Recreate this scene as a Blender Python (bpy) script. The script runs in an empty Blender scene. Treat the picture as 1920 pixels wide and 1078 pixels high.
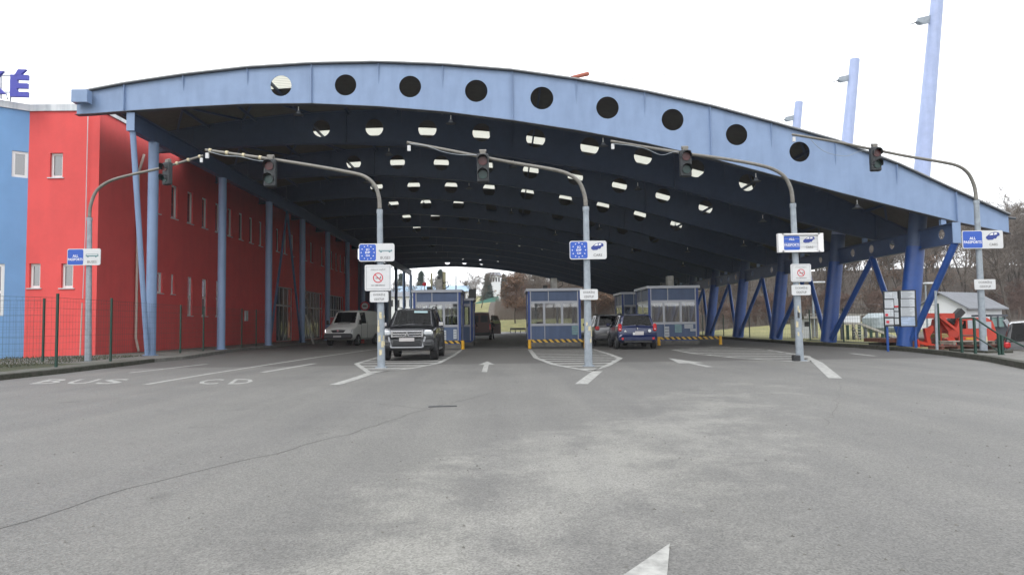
import bpy, bmesh, math, random
from mathutils import Vector, Matrix
random.seed(7)
sc = bpy.context.scene
COL = sc.collection
R = math.radians

# ------------------------------------------------------------------ camera
CAMZ = 1.2
FPX = 1280.0
ROLL = R(0.7)
cam_d = bpy.data.cameras.new('camera'); cam = bpy.data.objects.new('camera', cam_d); COL.objects.link(cam)
cam_d.sensor_width = 36.0; cam_d.lens = 36.0 * FPX / 1920.0
cam_d.clip_start = 0.05; cam_d.clip_end = 3000
dc = Vector((-9, -70, -FPX)).normalized()
uc = Vector((-math.sin(ROLL), math.cos(ROLL), 0)); uc = (uc - uc.dot(dc) * dc).normalized()
rc = dc.cross(uc)
cam.matrix_world = Matrix(((rc.x, rc.y, rc.z, 0), (dc.x, dc.y, dc.z, 0), (uc.x, uc.y, uc.z, CAMZ), (0, 0, 0, 1)))
sc.camera = cam
# ------------------------------------------------------------------ sky and sun
w = bpy.data.worlds.new("World"); sc.world = w; w.use_nodes = True
nt = w.node_tree; nt.nodes.clear()
wo = nt.nodes.new('ShaderNodeOutputWorld'); bg = nt.nodes.new('ShaderNodeBackground'); bg.inputs[1].default_value = 0.1
sky = nt.nodes.new('ShaderNodeTexSky'); sky.sky_type = 'NISHITA'; sky.sun_disc = False
sky.sun_elevation = R(48); sky.sun_rotation = R(205); sky.dust_density = 3
mx = nt.nodes.new('ShaderNodeMix'); mx.data_type = 'RGBA'; mx.inputs[0].default_value = 0.93
mx.inputs[7].default_value = (10.2, 10.4, 10.7, 1)
nt.links.new(sky.outputs[0], mx.inputs[6]); nt.links.new(mx.outputs[2], bg.inputs[0]); nt.links.new(bg.outputs[0], wo.inputs[0])
sun_d = bpy.data.lights.new('sun', 'SUN'); sun_d.energy = 0.6; sun_d.angle = R(25); sun_d.color = (1, 0.97, 0.93)
sun = bpy.data.objects.new('sun', sun_d); COL.objects.link(sun)
sun.rotation_euler = (R(42), 0, R(-25))
sc.view_settings.view_transform = 'Standard'; sc.view_settings.look = 'None'
sc.view_settings.exposure = 1.0; sc.view_settings.gamma = 1; sc.view_settings.use_curve_mapping = False
sc.cycles.use_denoising = True
sc.cycles.max_bounces = 8; sc.cycles.diffuse_bounces = 4; sc.cycles.transparent_max_bounces = 16

# ------------------------------------------------------------------ measuring helpers (photo pixels -> metres at a real distance)
def ray(px, py):
    v = Vector((px - 960, 539 - py, -FPX)); return Vector((v.dot(rc), v.dot(dc), v.dot(uc)))
def P(px, py, D):
    r = ray(px, py); t = D / r.y; return Vector((r.x * t, D, CAMZ + r.z * t))
def G(px, py, z=0.0):
    r = ray(px, py); t = (z - CAMZ) / r.z; return Vector((r.x * t, r.y * t, z))
def PXp(px, py, X):
    r = ray(px, py); t = X / r.x; return Vector((X, r.y * t, CAMZ + r.z * t))

# ------------------------------------------------------------------ materials
def mat(name, col, rough=0.6, metal=0.0, var=0.0, vscale=3.0, bump=0.0, bscale=40.0, col2=None, spec=0.5, coat=0.0):
    m = bpy.data.materials.new(name); m.use_nodes = True
    t = m.node_tree; b = t.nodes['Principled BSDF']
    c = (col[0], col[1], col[2], 1)
    b.inputs['Base Color'].default_value = c
    b.inputs['Roughness'].default_value = rough; b.inputs['Metallic'].default_value = metal
    b.inputs['Specular IOR Level'].default_value = spec; b.inputs['Coat Weight'].default_value = coat
    tc = t.nodes.new('ShaderNodeTexCoord')
    if var > 0:
        n = t.nodes.new('ShaderNodeTexNoise'); n.inputs['Scale'].default_value = vscale; n.inputs['Detail'].default_value = 8
        n.inputs['Roughness'].default_value = 0.65
        t.links.new(tc.outputs['Object'], n.inputs['Vector'])
        r = t.nodes.new('ShaderNodeValToRGB')
        d = col2 or tuple(x * (1 - var) for x in col)
        r.color_ramp.elements[0].position = 0.35; r.color_ramp.elements[1].position = 0.62
        r.color_ramp.elements[0].color = (d[0], d[1], d[2], 1); r.color_ramp.elements[1].color = c
        t.links.new(n.outputs['Fac'], r.inputs[0]); t.links.new(r.outputs[0], b.inputs['Base Color'])
    if bump > 0:
        n2 = t.nodes.new('ShaderNodeTexNoise'); n2.inputs['Scale'].default_value = bscale; n2.inputs['Detail'].default_value = 4
        t.links.new(tc.outputs['Object'], n2.inputs['Vector'])
        bp = t.nodes.new('ShaderNodeBump'); bp.inputs['Strength'].default_value = bump; bp.inputs['Distance'].default_value = 0.02
        t.links.new(n2.outputs['Fac'], bp.inputs['Height']); t.links.new(bp.outputs[0], b.inputs['Normal'])
    return m

def streaks(m, amt=.14, sc_=(5, 5, .22)):
    t = m.node_tree; b = t.nodes['Principled BSDF']; tc = t.nodes['Texture Coordinate']; src = b.inputs['Base Color'].links[0].from_socket
    mp = t.nodes.new('ShaderNodeMapping'); mp.inputs['Scale'].default_value = sc_; n = t.nodes.new('ShaderNodeTexNoise'); n.inputs['Scale'].default_value = 1.0; n.inputs['Detail'].default_value = 7
    r = t.nodes.new('ShaderNodeValToRGB'); r.color_ramp.elements[0].position = .32; r.color_ramp.elements[1].position = .6
    r.color_ramp.elements[0].color = (1 - amt, 1 - amt * .9, 1 - amt * .8, 1); r.color_ramp.elements[1].color = (1, 1, 1, 1)
    x = t.nodes.new('ShaderNodeMix'); x.data_type = 'RGBA'; x.blend_type = 'MULTIPLY'; x.inputs[0].default_value = 1
    t.links.new(tc.outputs['Object'], mp.inputs[0]); t.links.new(mp.outputs[0], n.inputs['Vector']); t.links.new(n.outputs['Fac'], r.inputs[0])
    t.links.new(src, x.inputs[6]); t.links.new(r.outputs[0], x.inputs[7]); t.links.new(x.outputs[2], b.inputs['Base Color'])

def asphalt_mat():
    m = bpy.data.materials.new('asphalt'); m.use_nodes = True
    t = m.node_tree; b = t.nodes['Principled BSDF']; L = t.links.new; N = t.nodes.new
    tc = N('ShaderNodeTexCoord')
    def noise(scale, det=6, rough=0.6, vec=None, dist=0.0):
        n = N('ShaderNodeTexNoise'); n.inputs['Scale'].default_value = scale; n.inputs['Detail'].default_value = det
        n.inputs['Roughness'].default_value = rough; n.inputs['Distortion'].default_value = dist
        L(vec or tc.outputs['Object'], n.inputs['Vector']); return n.outputs['Fac']
    def ramp(src, p0, c0, p1, c1):
        r = N('ShaderNodeValToRGB'); r.color_ramp.elements[0].position = p0; r.color_ramp.elements[1].position = p1
        r.color_ramp.elements[0].color = (*c0, 1); r.color_ramp.elements[1].color = (*c1, 1); L(src, r.inputs[0]); return r.outputs[0]
    def mix(f, a, c, mode='MIX'):
        x = N('ShaderNodeMix'); x.data_type = 'RGBA'; x.blend_type = mode
        if isinstance(f, float): x.inputs[0].default_value = f
        else: L(f, x.inputs[0])
        for s, v in ((6, a), (7, c)):
            if isinstance(v, tuple): x.inputs[s].default_value = (*v, 1)
            else: L(v, x.inputs[s])
        return x.outputs[2]
    base = ramp(noise(0.5, 9, .62), .3, (.130, .128, .121), .7, (.160, .157, .148))
    # pale dust running in a diagonal drift across the yard
    mp = N('ShaderNodeMapping'); mp.inputs['Rotation'].default_value = (0, 0, R(-62)); L(tc.outputs['Object'], mp.inputs[0])
    sx = N('ShaderNodeSeparateXYZ'); L(mp.outputs[0], sx.inputs[0])
    dust = noise(1.1, 12, .72, dist=.3)
    def mth(op, a, b_=None, clamp=False):
        q = N('ShaderNodeMath'); q.operation = op; q.use_clamp = clamp
        for i, v in enumerate((a, b_)):
            if v is None: continue
            if isinstance(v, (int, float)): q.inputs[i].default_value = v
            else: L(v, q.inputs[i])
        return q.outputs[0]
    sx0 = N('ShaderNodeSeparateXYZ'); L(tc.outputs['Object'], sx0.inputs[0])
    # band centre line x = 0.62 + 0.17*(y-4), width 1.6 ; strongest for y 3..12
    cx = mth('MULTIPLY_ADD', sx0.outputs['Y'], 0.50); t.nodes[-1].inputs[2].default_value = -2.1
    dx = mth('ABSOLUTE', mth('SUBTRACT', sx0.outputs['X'], cx))
    band = mth('SUBTRACT', 1.0, mth('MULTIPLY', dx, 0.42), True)
    yf = mth('SUBTRACT', 1.0, mth('MULTIPLY', mth('ABSOLUTE', mth('SUBTRACT', sx0.outputs['Y'], 6.0)), 0.1), True)
    bw = mth('MULTIPLY', mth('MULTIPLY', band, yf), 0.36)
    dm = mth('ADD', dust, bw)
    dmask = ramp(dm, .62, (0, 0, 0), .84, (1, 1, 1))
    dmul = mth('MULTIPLY', dmask, 0.55)
    c1 = mix(dmul, base, (.29, .285, .26))
    # grit speckle
    vo = N('ShaderNodeTexVoronoi'); vo.inputs['Scale'].default_value = 95; L(tc.outputs['Object'], vo.inputs['Vector'])
    sp = ramp(vo.outputs['Color'], .15, (.62, .62, .62), .9, (1.42, 1.42, 1.42))
    c2 = mix(0.75, c1, sp, 'MULTIPLY')
    # dark oil spots and tyre wear
    oil = ramp(noise(1.7, 3, .5), .66, (1, 1, 1), .78, (.68, .68, .68))
    c3 = mix(1.0, c2, oil, 'MULTIPLY')
    mp2 = N('ShaderNodeMapping'); mp2.inputs['Scale'].default_value = (1.0, 0.06, 1); L(tc.outputs['Object'], mp2.inputs[0])
    wear = ramp(noise(1.1, 6, .6, vec=mp2.outputs[0]), .35, (.86, .86, .87), .7, (1.08, 1.08, 1.06))
    c4 = mix(1.0, c3, wear, 'MULTIPLY')
    # darker surface past the joint, its colour deepened further to carry canopy shade
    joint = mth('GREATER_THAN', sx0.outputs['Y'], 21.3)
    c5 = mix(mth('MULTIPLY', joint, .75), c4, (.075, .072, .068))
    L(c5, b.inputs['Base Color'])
    b.inputs['Roughness'].default_value = .68; b.inputs['Specular IOR Level'].default_value = .4
    bp = N('ShaderNodeBump'); bp.inputs['Strength'].default_value = .5; bp.inputs['Distance'].default_value = .006
    L(vo.outputs['Distance'], bp.inputs['Height']); L(bp.outputs[0], b.inputs['Normal'])
    return m

def glass_mat(name, tint=(.8, .85, .85), refl=.25, rough=.02):
    m = bpy.data.materials.new(name); m.use_nodes = True
    t = m.node_tree; t.nodes.clear()
    o = t.nodes.new('ShaderNodeOutputMaterial'); g = t.nodes.new('ShaderNodeBsdfGlossy'); tr = t.nodes.new('ShaderNodeBsdfTransparent')
    mxs = t.nodes.new('ShaderNodeMixShader'); fr = t.nodes.new('ShaderNodeLayerWeight'); fr.inputs[0].default_value = .3
    ma = t.nodes.new('ShaderNodeMath'); ma.operation = 'MULTIPLY_ADD'; ma.inputs[1].default_value = .45 if refl > .05 else .13; ma.inputs[2].default_value = refl; ma.use_clamp = True
    g.inputs['Roughness'].default_value = rough; g.inputs['Color'].default_value = (.9, .9, .9, 1); tr.inputs[0].default_value = (*tint, 1)
    t.links.new(fr.outputs['Fresnel'], ma.inputs[0]); t.links.new(ma.outputs[0], mxs.inputs[0])
    t.links.new(tr.outputs[0], mxs.inputs[1]); t.links.new(g.outputs[0], mxs.inputs[2]); t.links.new(mxs.outputs[0], o.inputs[0])
    return m

def translucent_mat(name, col, col_t):
    m = bpy.data.materials.new(name); m.use_nodes = True
    t = m.node_tree; t.nodes.clear(); N = t.nodes.new
    o = N('ShaderNodeOutputMaterial'); d = N('ShaderNodeBsdfDiffuse'); tr = N('ShaderNodeBsdfTranslucent'); mxs = N('ShaderNodeMixShader')
    mxs.inputs[0].default_value = .75; d.inputs[0].default_value = (*col, 1)
    tc = N('ShaderNodeTexCoord'); wv = N('ShaderNodeTexWave'); wv.bands_direction = 'Y'; wv.inputs['Scale'].default_value = 1.6; wv.inputs['Distortion'].default_value = .3
    r = N('ShaderNodeValToRGB'); r.color_ramp.elements[0].color = (*[x * .6 for x in col_t], 1); r.color_ramp.elements[1].color = (*col_t, 1)
    r.color_ramp.elements[1].position = .5
    t.links.new(tc.outputs['Object'], wv.inputs[0]); t.links.new(wv.outputs['Fac'], r.inputs[0]); t.links.new(r.outputs[0], tr.inputs[0])
    t.links.new(d.outputs[0], mxs.inputs[1]); t.links.new(tr.outputs[0], mxs.inputs[2]); t.links.new(mxs.outputs[0], o.inputs[0])
    return m

def stripe_mat(name, c1, c2, scale):
    m = mat(name, c1, .5); t = m.node_tree; b = t.nodes['Principled BSDF']
    tc = t.nodes['Texture Coordinate']; s = t.nodes.new('ShaderNodeSeparateXYZ'); t.links.new(tc.outputs['Object'], s.inputs[0])
    a = t.nodes.new('ShaderNodeMath'); a.operation = 'ADD'; t.links.new(s.outputs['X'], a.inputs[0]); t.links.new(s.outputs['Z'], a.inputs[1])
    f = t.nodes.new('ShaderNodeMath'); f.operation = 'MULTIPLY'; f.inputs[1].default_value = scale; t.links.new(a.outputs[0], f.inputs[0])
    g = t.nodes.new('ShaderNodeMath'); g.operation = 'FRACT'; t.links.new(f.outputs[0], g.inputs[0])
    h = t.nodes.new('ShaderNodeMath'); h.operation = 'GREATER_THAN'; h.inputs[1].default_value = .5; t.links.new(g.outputs[0], h.inputs[0])
    x = t.nodes.new('ShaderNodeMix'); x.data_type = 'RGBA'; x.inputs[6].default_value = (*c1, 1); x.inputs[7].default_value = (*c2, 1)
    t.links.new(h.outputs[0], x.inputs[0]); t.links.new(x.outputs[2], b.inputs['Base Color']); return m

M = {}
M['asphalt'] = asphalt_mat()
M['paint_w'] = mat('road_paint', (.38, .38, .36), .7, var=.35, vscale=7, col2=(.20, .20, .19))
M['crack'] = mat('crack', (.10, .098, .092), .9)
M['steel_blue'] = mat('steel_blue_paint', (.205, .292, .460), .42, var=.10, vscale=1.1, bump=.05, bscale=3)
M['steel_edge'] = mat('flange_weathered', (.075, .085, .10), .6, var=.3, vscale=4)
M['steel_shaded'] = mat('inner_beam_shaded', (.040, .066, .128), .5, var=.15)  # the blue steel again, with canopy shade put into its colour
M['steel_in'] = mat('deep_blue_and_shade', (.055, .09, .18), .5, var=.15)  # blue darkened for canopy shade on eaves, masts, struts; also the annexe's blue
M['royal'] = mat('royal_blue_paint', (.020, .075, .29), .35, var=.2, vscale=2)
M['mast_up'] = mat('mast_faded_lilac', (.34, .41, .62), .4, var=.1)
M['roof_in'] = mat('roof_underside', (.11, .105, .088), .8, var=.2)
M['roof_out'] = mat('roof_sheet', (.25, .26, .27), .6)
M['skylight'] = translucent_mat('skylight_sheet', (.35, .35, .31), (.92, .92, .86))
M['red'] = mat('red_render', (.72, .088, .084), .85, var=.10, vscale=.8, bump=.15, bscale=60)
M['bluewall'] = mat('blue_render', (.17, .335, .60), .85, var=.08, vscale=.8, bump=.15, bscale=60)
M['trim'] = mat('white_trim', (.62, .64, .66), .45, var=.1)
M['pvc'] = mat('white_window_frame', (.70, .70, .70), .35)
M['wglass'] = glass_mat('window_glass', (.10, .11, .13), .22)
M['bglass'] = glass_mat('booth_glass', (.62, .65, .65), .18)
M['cglass'] = glass_mat('car_glass', (.10, .11, .11), .015)
M['dark'] = mat('dark_interior', (.02, .02, .022), .7)
M['galv'] = mat('galvanised_pole', (.30, .34, .38), .5, .3, var=.25, vscale=7)
M['galv_dull'] = mat('weathered_arm_steel', (.21, .20, .18), .55, .3, var=.3, vscale=5)
M['black'] = mat('black_plastic', (.018, .019, .021), .45)
M['headgrey'] = mat('signal_housing', (.018, .022, .026), .5, var=.3, vscale=12)
M['red_lens'] = mat('red_lens', (.07, .008, .008), .3)
M['green_lens'] = mat('green_lens', (.005, .035, .03), .3)
M['signblue'] = mat('sign_blue', (.02, .085, .42), .4)
M['signwhite'] = mat('sign_white', (.58, .59, .60), .45, var=.08, vscale=4)
M['signtext'] = mat('sign_text_grey', (.10, .10, .10), .5)
M['white'] = mat('white', (.75, .75, .75), .5)
M['signred'] = mat('sign_red', (.50, .03, .05), .45)
M['carblue'] = mat('pictogram_blue', (.02, .04, .22), .45)
M['busgrey'] = mat('pictogram_grey', (.12, .22, .24), .5)
M['cream'] = mat('torn_sticker', (.62, .55, .36), .7, var=.4, vscale=30)
M['boothblue'] = mat('booth_panel_blue', (.075, .115, .215), .45, var=.1)
M['boothbase'] = mat('booth_base_blue', (.016, .05, .22), .4)
M['alu'] = mat('aluminium_frame', (.36, .37, .40), .35, .4)
M['concrete'] = mat('concrete', (.17, .165, .15), .9, var=.4, vscale=3, bump=.3, bscale=30)
M['mossy'] = mat('mossy_kerb', (.055, .052, .042), .95, var=.5, vscale=6, col2=(.022, .026, .014), bump=.5, bscale=25)
M['hazard'] = stripe_mat('hazard_stripes', (.46, .28, .03), (.015, .015, .015), 3.4)
M['yellow'] = mat('yellow_paint', (.62, .33, .01), .5, var=.25, vscale=8)
M['pajero'] = mat('anthracite_car_paint', (.020, .021, .025), .3, .35, coat=.7)
M['scenic'] = mat('dark_blue_car_paint', (.006, .013, .060), .28, .2, coat=.8)
M['silver'] = mat('silver_car_paint', (.16, .16, .165), .3, .5, coat=.6)
M['vanwhite'] = mat('white_van_paint', (.70, .71, .69), .35, coat=.4, var=.08)
M['vanred'] = mat('rust_red_van_paint', (.06, .013, .007), .35, coat=.3)
M['blackpaint'] = mat('black_car_paint', (.012, .013, .015), .25, coat=.8)
M['chrome'] = mat('chrome', (.70, .70, .72), .15, 1.0)
M['satin'] = mat('satin_silver', (.34, .35, .37), .35, .6)
M['lampglass'] = mat('headlamp', (.62, .65, .68), .12, .35, coat=1)
M['taillight'] = mat('tail_light', (.45, .012, .015), .18, coat=1)
M['plate'] = mat('number_plate', (.42, .40, .40), .5)
M['tyre'] = mat('tyre_rubber', (.02, .02, .02), .85)
M['bumper'] = mat('dark_bumper_plastic', (.045, .047, .05), .6)
M['green_post'] = mat('dark_green_post', (.008, .040, .028), .45)
M['wire'] = mat('green_wire', (.03, .065, .05), .5)
M['grass'] = mat('dry_grass', (.27, .25, .11), .95, var=.5, vscale=.9, col2=(.17, .175, .07), bump=.8, bscale=25)
M['grass_l'] = mat('mossy_grass', (.055, .060, .026), .95, var=.6, vscale=5, col2=(.028, .030, .016), bump=1, bscale=40)
M['hill'] = mat('leaf_litter', (.115, .094, .076), .95, var=.5, vscale=.9, col2=(.06, .050, .042), bump=1, bscale=6)
M['shrub'] = mat('reddish_twigs', (.19, .125, .10), .9, var=.3)
M['bark'] = mat('bark', (.085, .070, .058), .9, var=.4, vscale=6)
M['twig'] = mat('grey_brown_twigs', (.165, .138, .116), .9, var=.3, vscale=1)
M['oakleaf'] = mat('orange_brown_leaves', (.21, .125, .08), .9, var=.3, vscale=2)
M['needle'] = mat('conifer_needles', (.05, .085, .07), .9, var=.4, vscale=1)
M['roofgrey'] = mat('grey_roof_tiles', (.17, .18, .20), .7, var=.2, vscale=2, bump=.4, bscale=15)
M['housewhite'] = mat('white_house_wall', (.62, .64, .66), .8)
M['tred'] = mat('red_machine_paint', (.52, .045, .022), .4, var=.15, vscale=3)
M['trust'] = mat('rusty_iron', (.16, .06, .04), .8, var=.5, vscale=8)
M['wood'] = mat('weathered_wood', (.34, .29, .24), .85, var=.4, vscale=4)
M['tarp'] = mat('pale_tarp', (.36, .42, .44), .6, var=.35, vscale=3, bump=.6, bscale=4)
M['skin'] = mat('skin', (.42, .25, .18), .6)
M['cloth'] = mat('dark_clothing', (.015, .016, .02), .9)
M['hair'] = mat('dark_hair', (.02, .015, .012), .8)
M['sheet'] = mat('paper_notice', (.50, .53, .56), .6, var=.12, vscale=5)
M['sheetline'] = mat('print_grey', (.20, .22, .24), .7)
M['ac'] = mat('air_conditioner_case', (.35, .34, .31), .6, var=.3, vscale=5)
M['letter'] = mat('rooftop_letter_blue', (.045, .050, .36), .4)
M['beige'] = mat('beige_downpipe', (.46, .38, .33), .5)
M['doorglass'] = glass_mat('door_glass', (.25, .27, .24), .12)

streaks(M['red'], .06, (1.6, 1.6, .2)); streaks(M['bluewall'], .05, (1.6, 1.6, .2)); streaks(M['steel_blue'], .12, (3, 3, .6)); streaks(M['trim'], .3); streaks(M['boothblue'], .15); streaks(M['mast_up'], .12)
# ------------------------------------------------------------------ mesh builder
class MB:
    def __init__(s): s.v = []; s.f = []; s.m = []
    def add(s, vs, fs, mi=0):
        o = len(s.v); s.v += [Vector(x) for x in vs]; s.f += [tuple(i + o for i in f) for f in fs]; s.m += [mi] * len(fs); return s
    def box(s, c, d, rz=0, mi=0, bev=0.0):
        c = Vector(c); hx, hy, hz = d[0] / 2, d[1] / 2, d[2] / 2
        if bev > 0:
            b = bev; vs = []
            ring = [(-hx + b, -hy), (hx - b, -hy), (hx, -hy + b), (hx, hy - b), (hx - b, hy), (-hx + b, hy), (-hx, hy - b), (-hx, -hy + b)]
            lv = [(-hz, b), (-hz + b, 0), (hz - b, 0), (hz, b)]
            for z, i in lv:
                for x, y in ring: vs.append((x * (1 - i / hx), y * (1 - i / hy), z))
            fs = [tuple(range(7, -1, -1)), tuple(range(24, 32))]
            for k in range(3):
                for j in range(8): a = k * 8 + j; q = k * 8 + (j + 1) % 8; fs.append((a, q, q + 8, a + 8))
        else:
            vs = [(x, y, z) for z in (-hz, hz) for x, y in ((-hx, -hy), (hx, -hy), (hx, hy), (-hx, hy))]
            fs = [(3, 2, 1, 0), (4, 5, 6, 7), (0, 1, 5, 4), (1, 2, 6, 5), (2, 3, 7, 6), (3, 0, 4, 7)]
        rm = Matrix.Rotation(rz, 3, 'Z')
        return s.add([rm @ Vector(v) + c for v in vs], fs, mi)
    def boxp(s, a, b, mi=0):
        a = Vector(a); b = Vector(b); return s.box((a + b) / 2, [abs(x) for x in (b - a)], 0, mi)
    def cyl(s, p0, p1, r0, r1=None, n=12, mi=0, caps=True):
        p0 = Vector(p0); p1 = Vector(p1); r1 = r0 if r1 is None else r1
        ax = (p1 - p0).normalized(); u = ax.orthogonal().normalized(); v = ax.cross(u)
        vs = []
        for p, r in ((p0, r0), (p1, r1)):
            for k in range(n):
                a = 2 * math.pi * k / n; vs.append(p + (u * math.cos(a) + v * math.sin(a)) * r)
        fs = [(k, (k + 1) % n, n + (k + 1) % n, n + k) for k in range(n)]
        if caps: fs += [tuple(range(n - 1, -1, -1)), tuple(range(n, 2 * n))]
        return s.add(vs, fs, mi)
    def tube(s, pts, r, n=8, mi=0):
        pts = [Vector(p) for p in pts]; rs = r if isinstance(r, (list, tuple)) else [r] * len(pts)
        vs = []; prev = None
        for i, p in enumerate(pts):
            t = (pts[min(i + 1, len(pts) - 1)] - pts[max(i - 1, 0)]).normalized()
            u = t.orthogonal().normalized() if prev is None else (prev - prev.dot(t) * t).normalized()
            prev = u; v = t.cross(u)
            for k in range(n):
                a = 2 * math.pi * k / n; vs.append(p + (u * math.cos(a) + v * math.sin(a)) * rs[i])
        fs = []
        for i in range(len(pts) - 1):
            for k in range(n): fs.append((i * n + k, i * n + (k + 1) % n, (i + 1) * n + (k + 1) % n, (i + 1) * n + k))
        fs += [tuple(range(n - 1, -1, -1)), tuple(range((len(pts) - 1) * n, len(pts) * n))]
        return s.add(vs, fs, mi)
    def bar(s, p0, p1, w, h, mi=0):          # square bar between two points, h measured upwards
        p0 = Vector(p0); p1 = Vector(p1); ax = (p1 - p0).normalized()
        u = ax.cross(Vector((0, 0, 1)));  u = Vector((1, 0, 0)) if u.length < 1e-3 else u.normalized()
        v = u.cross(ax)
        vs = [p + u * a * w / 2 + v * b * h / 2 for p in (p0, p1) for a, b in ((-1, -1), (1, -1), (1, 1), (-1, 1))]
        return s.add(vs, [(3, 2, 1, 0), (4, 5, 6, 7), (0, 1, 5, 4), (1, 2, 6, 5), (2, 3, 7, 6), (3, 0, 4, 7)], mi)
    def prism(s, pts, axis, d, mi=0):        # polygon pts (3D) extruded by vector
        n = len(pts); dv = Vector(axis) * d
        return s.add([Vector(p) for p in pts] + [Vector(p) + dv for p in pts],
                     [tuple(range(n)), tuple(range(2 * n - 1, n - 1, -1))] + [(k, k + n, (k + 1) % n + n, (k + 1) % n) for k in range(n)], mi)
    def poly(s, pts, mi=0): return s.add(pts, [tuple(range(len(pts)))], mi)
    def build(s, name, m, parent=None, world=True, smooth=False, auto=False):
        me = bpy.data.meshes.new(name)
        off = Vector((0, 0, 0)); p = parent
        while p is not None and world: off += p.location; p = p.parent
        me.from_pydata([v - off for v in s.v], [], s.f)
        for mm in (m if isinstance(m, (list, tuple)) else [m]): me.materials.append(mm)
        me.polygons.foreach_set('material_index', s.m)
        if smooth: me.polygons.foreach_set('use_smooth', [True] * len(s.f))
        me.update()
        bm = bmesh.new(); bm.from_mesh(me); bmesh.ops.recalc_face_normals(bm, faces=bm.faces); bm.to_mesh(me); bm.free()
        if auto:
            me.polygons.foreach_set('use_smooth', [True] * len(me.polygons))
            try: me.set_sharp_from_angle(angle=R(38))
            except Exception: pass
        o = bpy.data.objects.new(name, me); COL.objects.link(o); o.parent = parent
        return o

def tag(o, label=None, cat=None, group=None, kind=None):
    if label: o['label'] = label
    if cat: o['category'] = cat
    if group: o['group'] = group
    if kind: o['kind'] = kind
    return o
def thing(name, loc, label, cat, group=None, rz=0):
    o = bpy.data.objects.new(name, None); COL.objects.link(o); o.location = loc; o.rotation_euler = (0, 0, rz); o.empty_display_size = .2
    return tag(o, label, cat, group)
def kids(o): return [c for c in bpy.data.objects if c.parent is o]
def dup(root, loc, rz=0, scale=1.0, label=None, group=None):
    r = root.copy(); COL.objects.link(r); r.location = loc; r.rotation_euler = (0, 0, rz); r.scale = (scale,) * 3
    if label: r['label'] = label
    if group: r['group'] = group
    for ch in list(root.children):
        c = ch.copy(); COL.objects.link(c); c.parent = r
        for g in list(ch.children):
            d = g.copy(); COL.objects.link(d); d.parent = c
    return r
def structure(mb, name, m, **k):
    o = mb.build(name, m, **k); o['kind'] = 'structure'; return o

# text -> mesh lying in the XZ plane facing -Y
def text_mb(txt, h, bold=0.0, spacing=1.0, depth=0.004, width=None):
    cu = bpy.data.curves.new('t', 'FONT'); cu.body = txt; cu.size = 1.0; cu.align_x = 'CENTER'; cu.align_y = 'CENTER'
    cu.offset = bold; cu.space_character = spacing; cu.resolution_u = 2; cu.space_line = .95
    ob = bpy.data.objects.new('t', cu); COL.objects.link(ob)
    dg = bpy.context.evaluated_depsgraph_get(); me = bpy.data.meshes.new_from_object(ob.evaluated_get(dg))
    vs = [v.co.copy() for v in me.vertices]; fs = [tuple(p.vertices) for p in me.polygons]
    bpy.data.objects.remove(ob); bpy.data.curves.remove(cu); bpy.data.meshes.remove(me)
    zs = [v.y for v in vs]; xs = [v.x for v in vs]
    k = h / (max(zs) - min(zs)); kx = k if width is None else width / (max(xs) - min(xs))
    cz = (max(zs) + min(zs)) / 2; cx = (max(xs) + min(xs)) / 2
    mb = MB(); mb.add([Vector(((v.x - cx) * kx, 0, (v.y - cz) * k)) for v in vs], fs)
    return mb
def place(mb, c, rz=0, src=None):
    rm = Matrix.Rotation(rz, 3, 'Z'); out = MB(); out.v = [rm @ v + Vector(c) for v in mb.v]; out.f = mb.f; out.m = mb.m; return out
def rrect(cx, cz, w_, h_, r, y, n=5):
    pts = []
    for (sx, sz, a0) in ((1, 1, 0), (-1, 1, 90), (-1, -1, 180), (1, -1, 270)):
        for k in range(n + 1):
            a = R(a0 + 90 * k / n); pts.append(Vector((cx + sx * (w_ / 2 - r) + r * math.cos(a), y, cz + sz * (h_ / 2 - r) + r * math.sin(a))))
    return pts

# ================================================================== TERRAIN AND ROAD
def sm(x, a, b):
    t = max(0, min(1, (x - a) / (b - a))); return t * t * (3 - 2 * t)
def H(x, y):
    ww = sm(x, 18, 28)
    a = sm(y, 114, 124) * 1.6
    b = max(0, y - 130) * .075
    b = b if b < 14 else 14 + (b - 14) * .3
    knoll = 3.2 * math.exp(-((x - 10) / 26) ** 2 - ((y - 165) / 30) ** 2)
    left = a + b + (knoll if y > 118 else 0)
    field = sm(x, 18, 40) * sm(y, 45, 78) * 1.1
    hb = max(0, y - 88 + .22 * (x - 30)) * .24; hb = hb if hb < 9 else 9 + (hb - 9) * .12
    h = (1 - ww) * left + ww * (field + hb)
    sink = -.80 * sm(x, 17.6, 18.6) * (1 - sm(y, 38, 46)) * sm(y, 5, 8)
    back = 5.5 * sm(-y, 62, 95)
    return h + sink - .06 + back
def _unused(x, y): return H(x, y)
mb = MB()
xs = [-900, -500, -250, -120] + [-80 + 4 * i for i in range(24)] + [16, 16.8, 17.3, 17.6, 17.9, 18.2, 18.6] + [19 + 2 * i for i in range(8)] + [36 + 4 * i for i in range(20)] + [130, 180, 300, 500, 900]
ys = [-900, -300, -140, -110, -95, -88, -80, -72, -62, -30, 0, 5, 8] + [12 + 3 * i for i in range(62)] + [205, 225, 250, 290, 350, 450, 650, 1200]
xs = sorted(set(xs)); nx = len(xs)
mb.v = [Vector((x, y, H(x, y))) for y in ys for x in xs]
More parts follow.
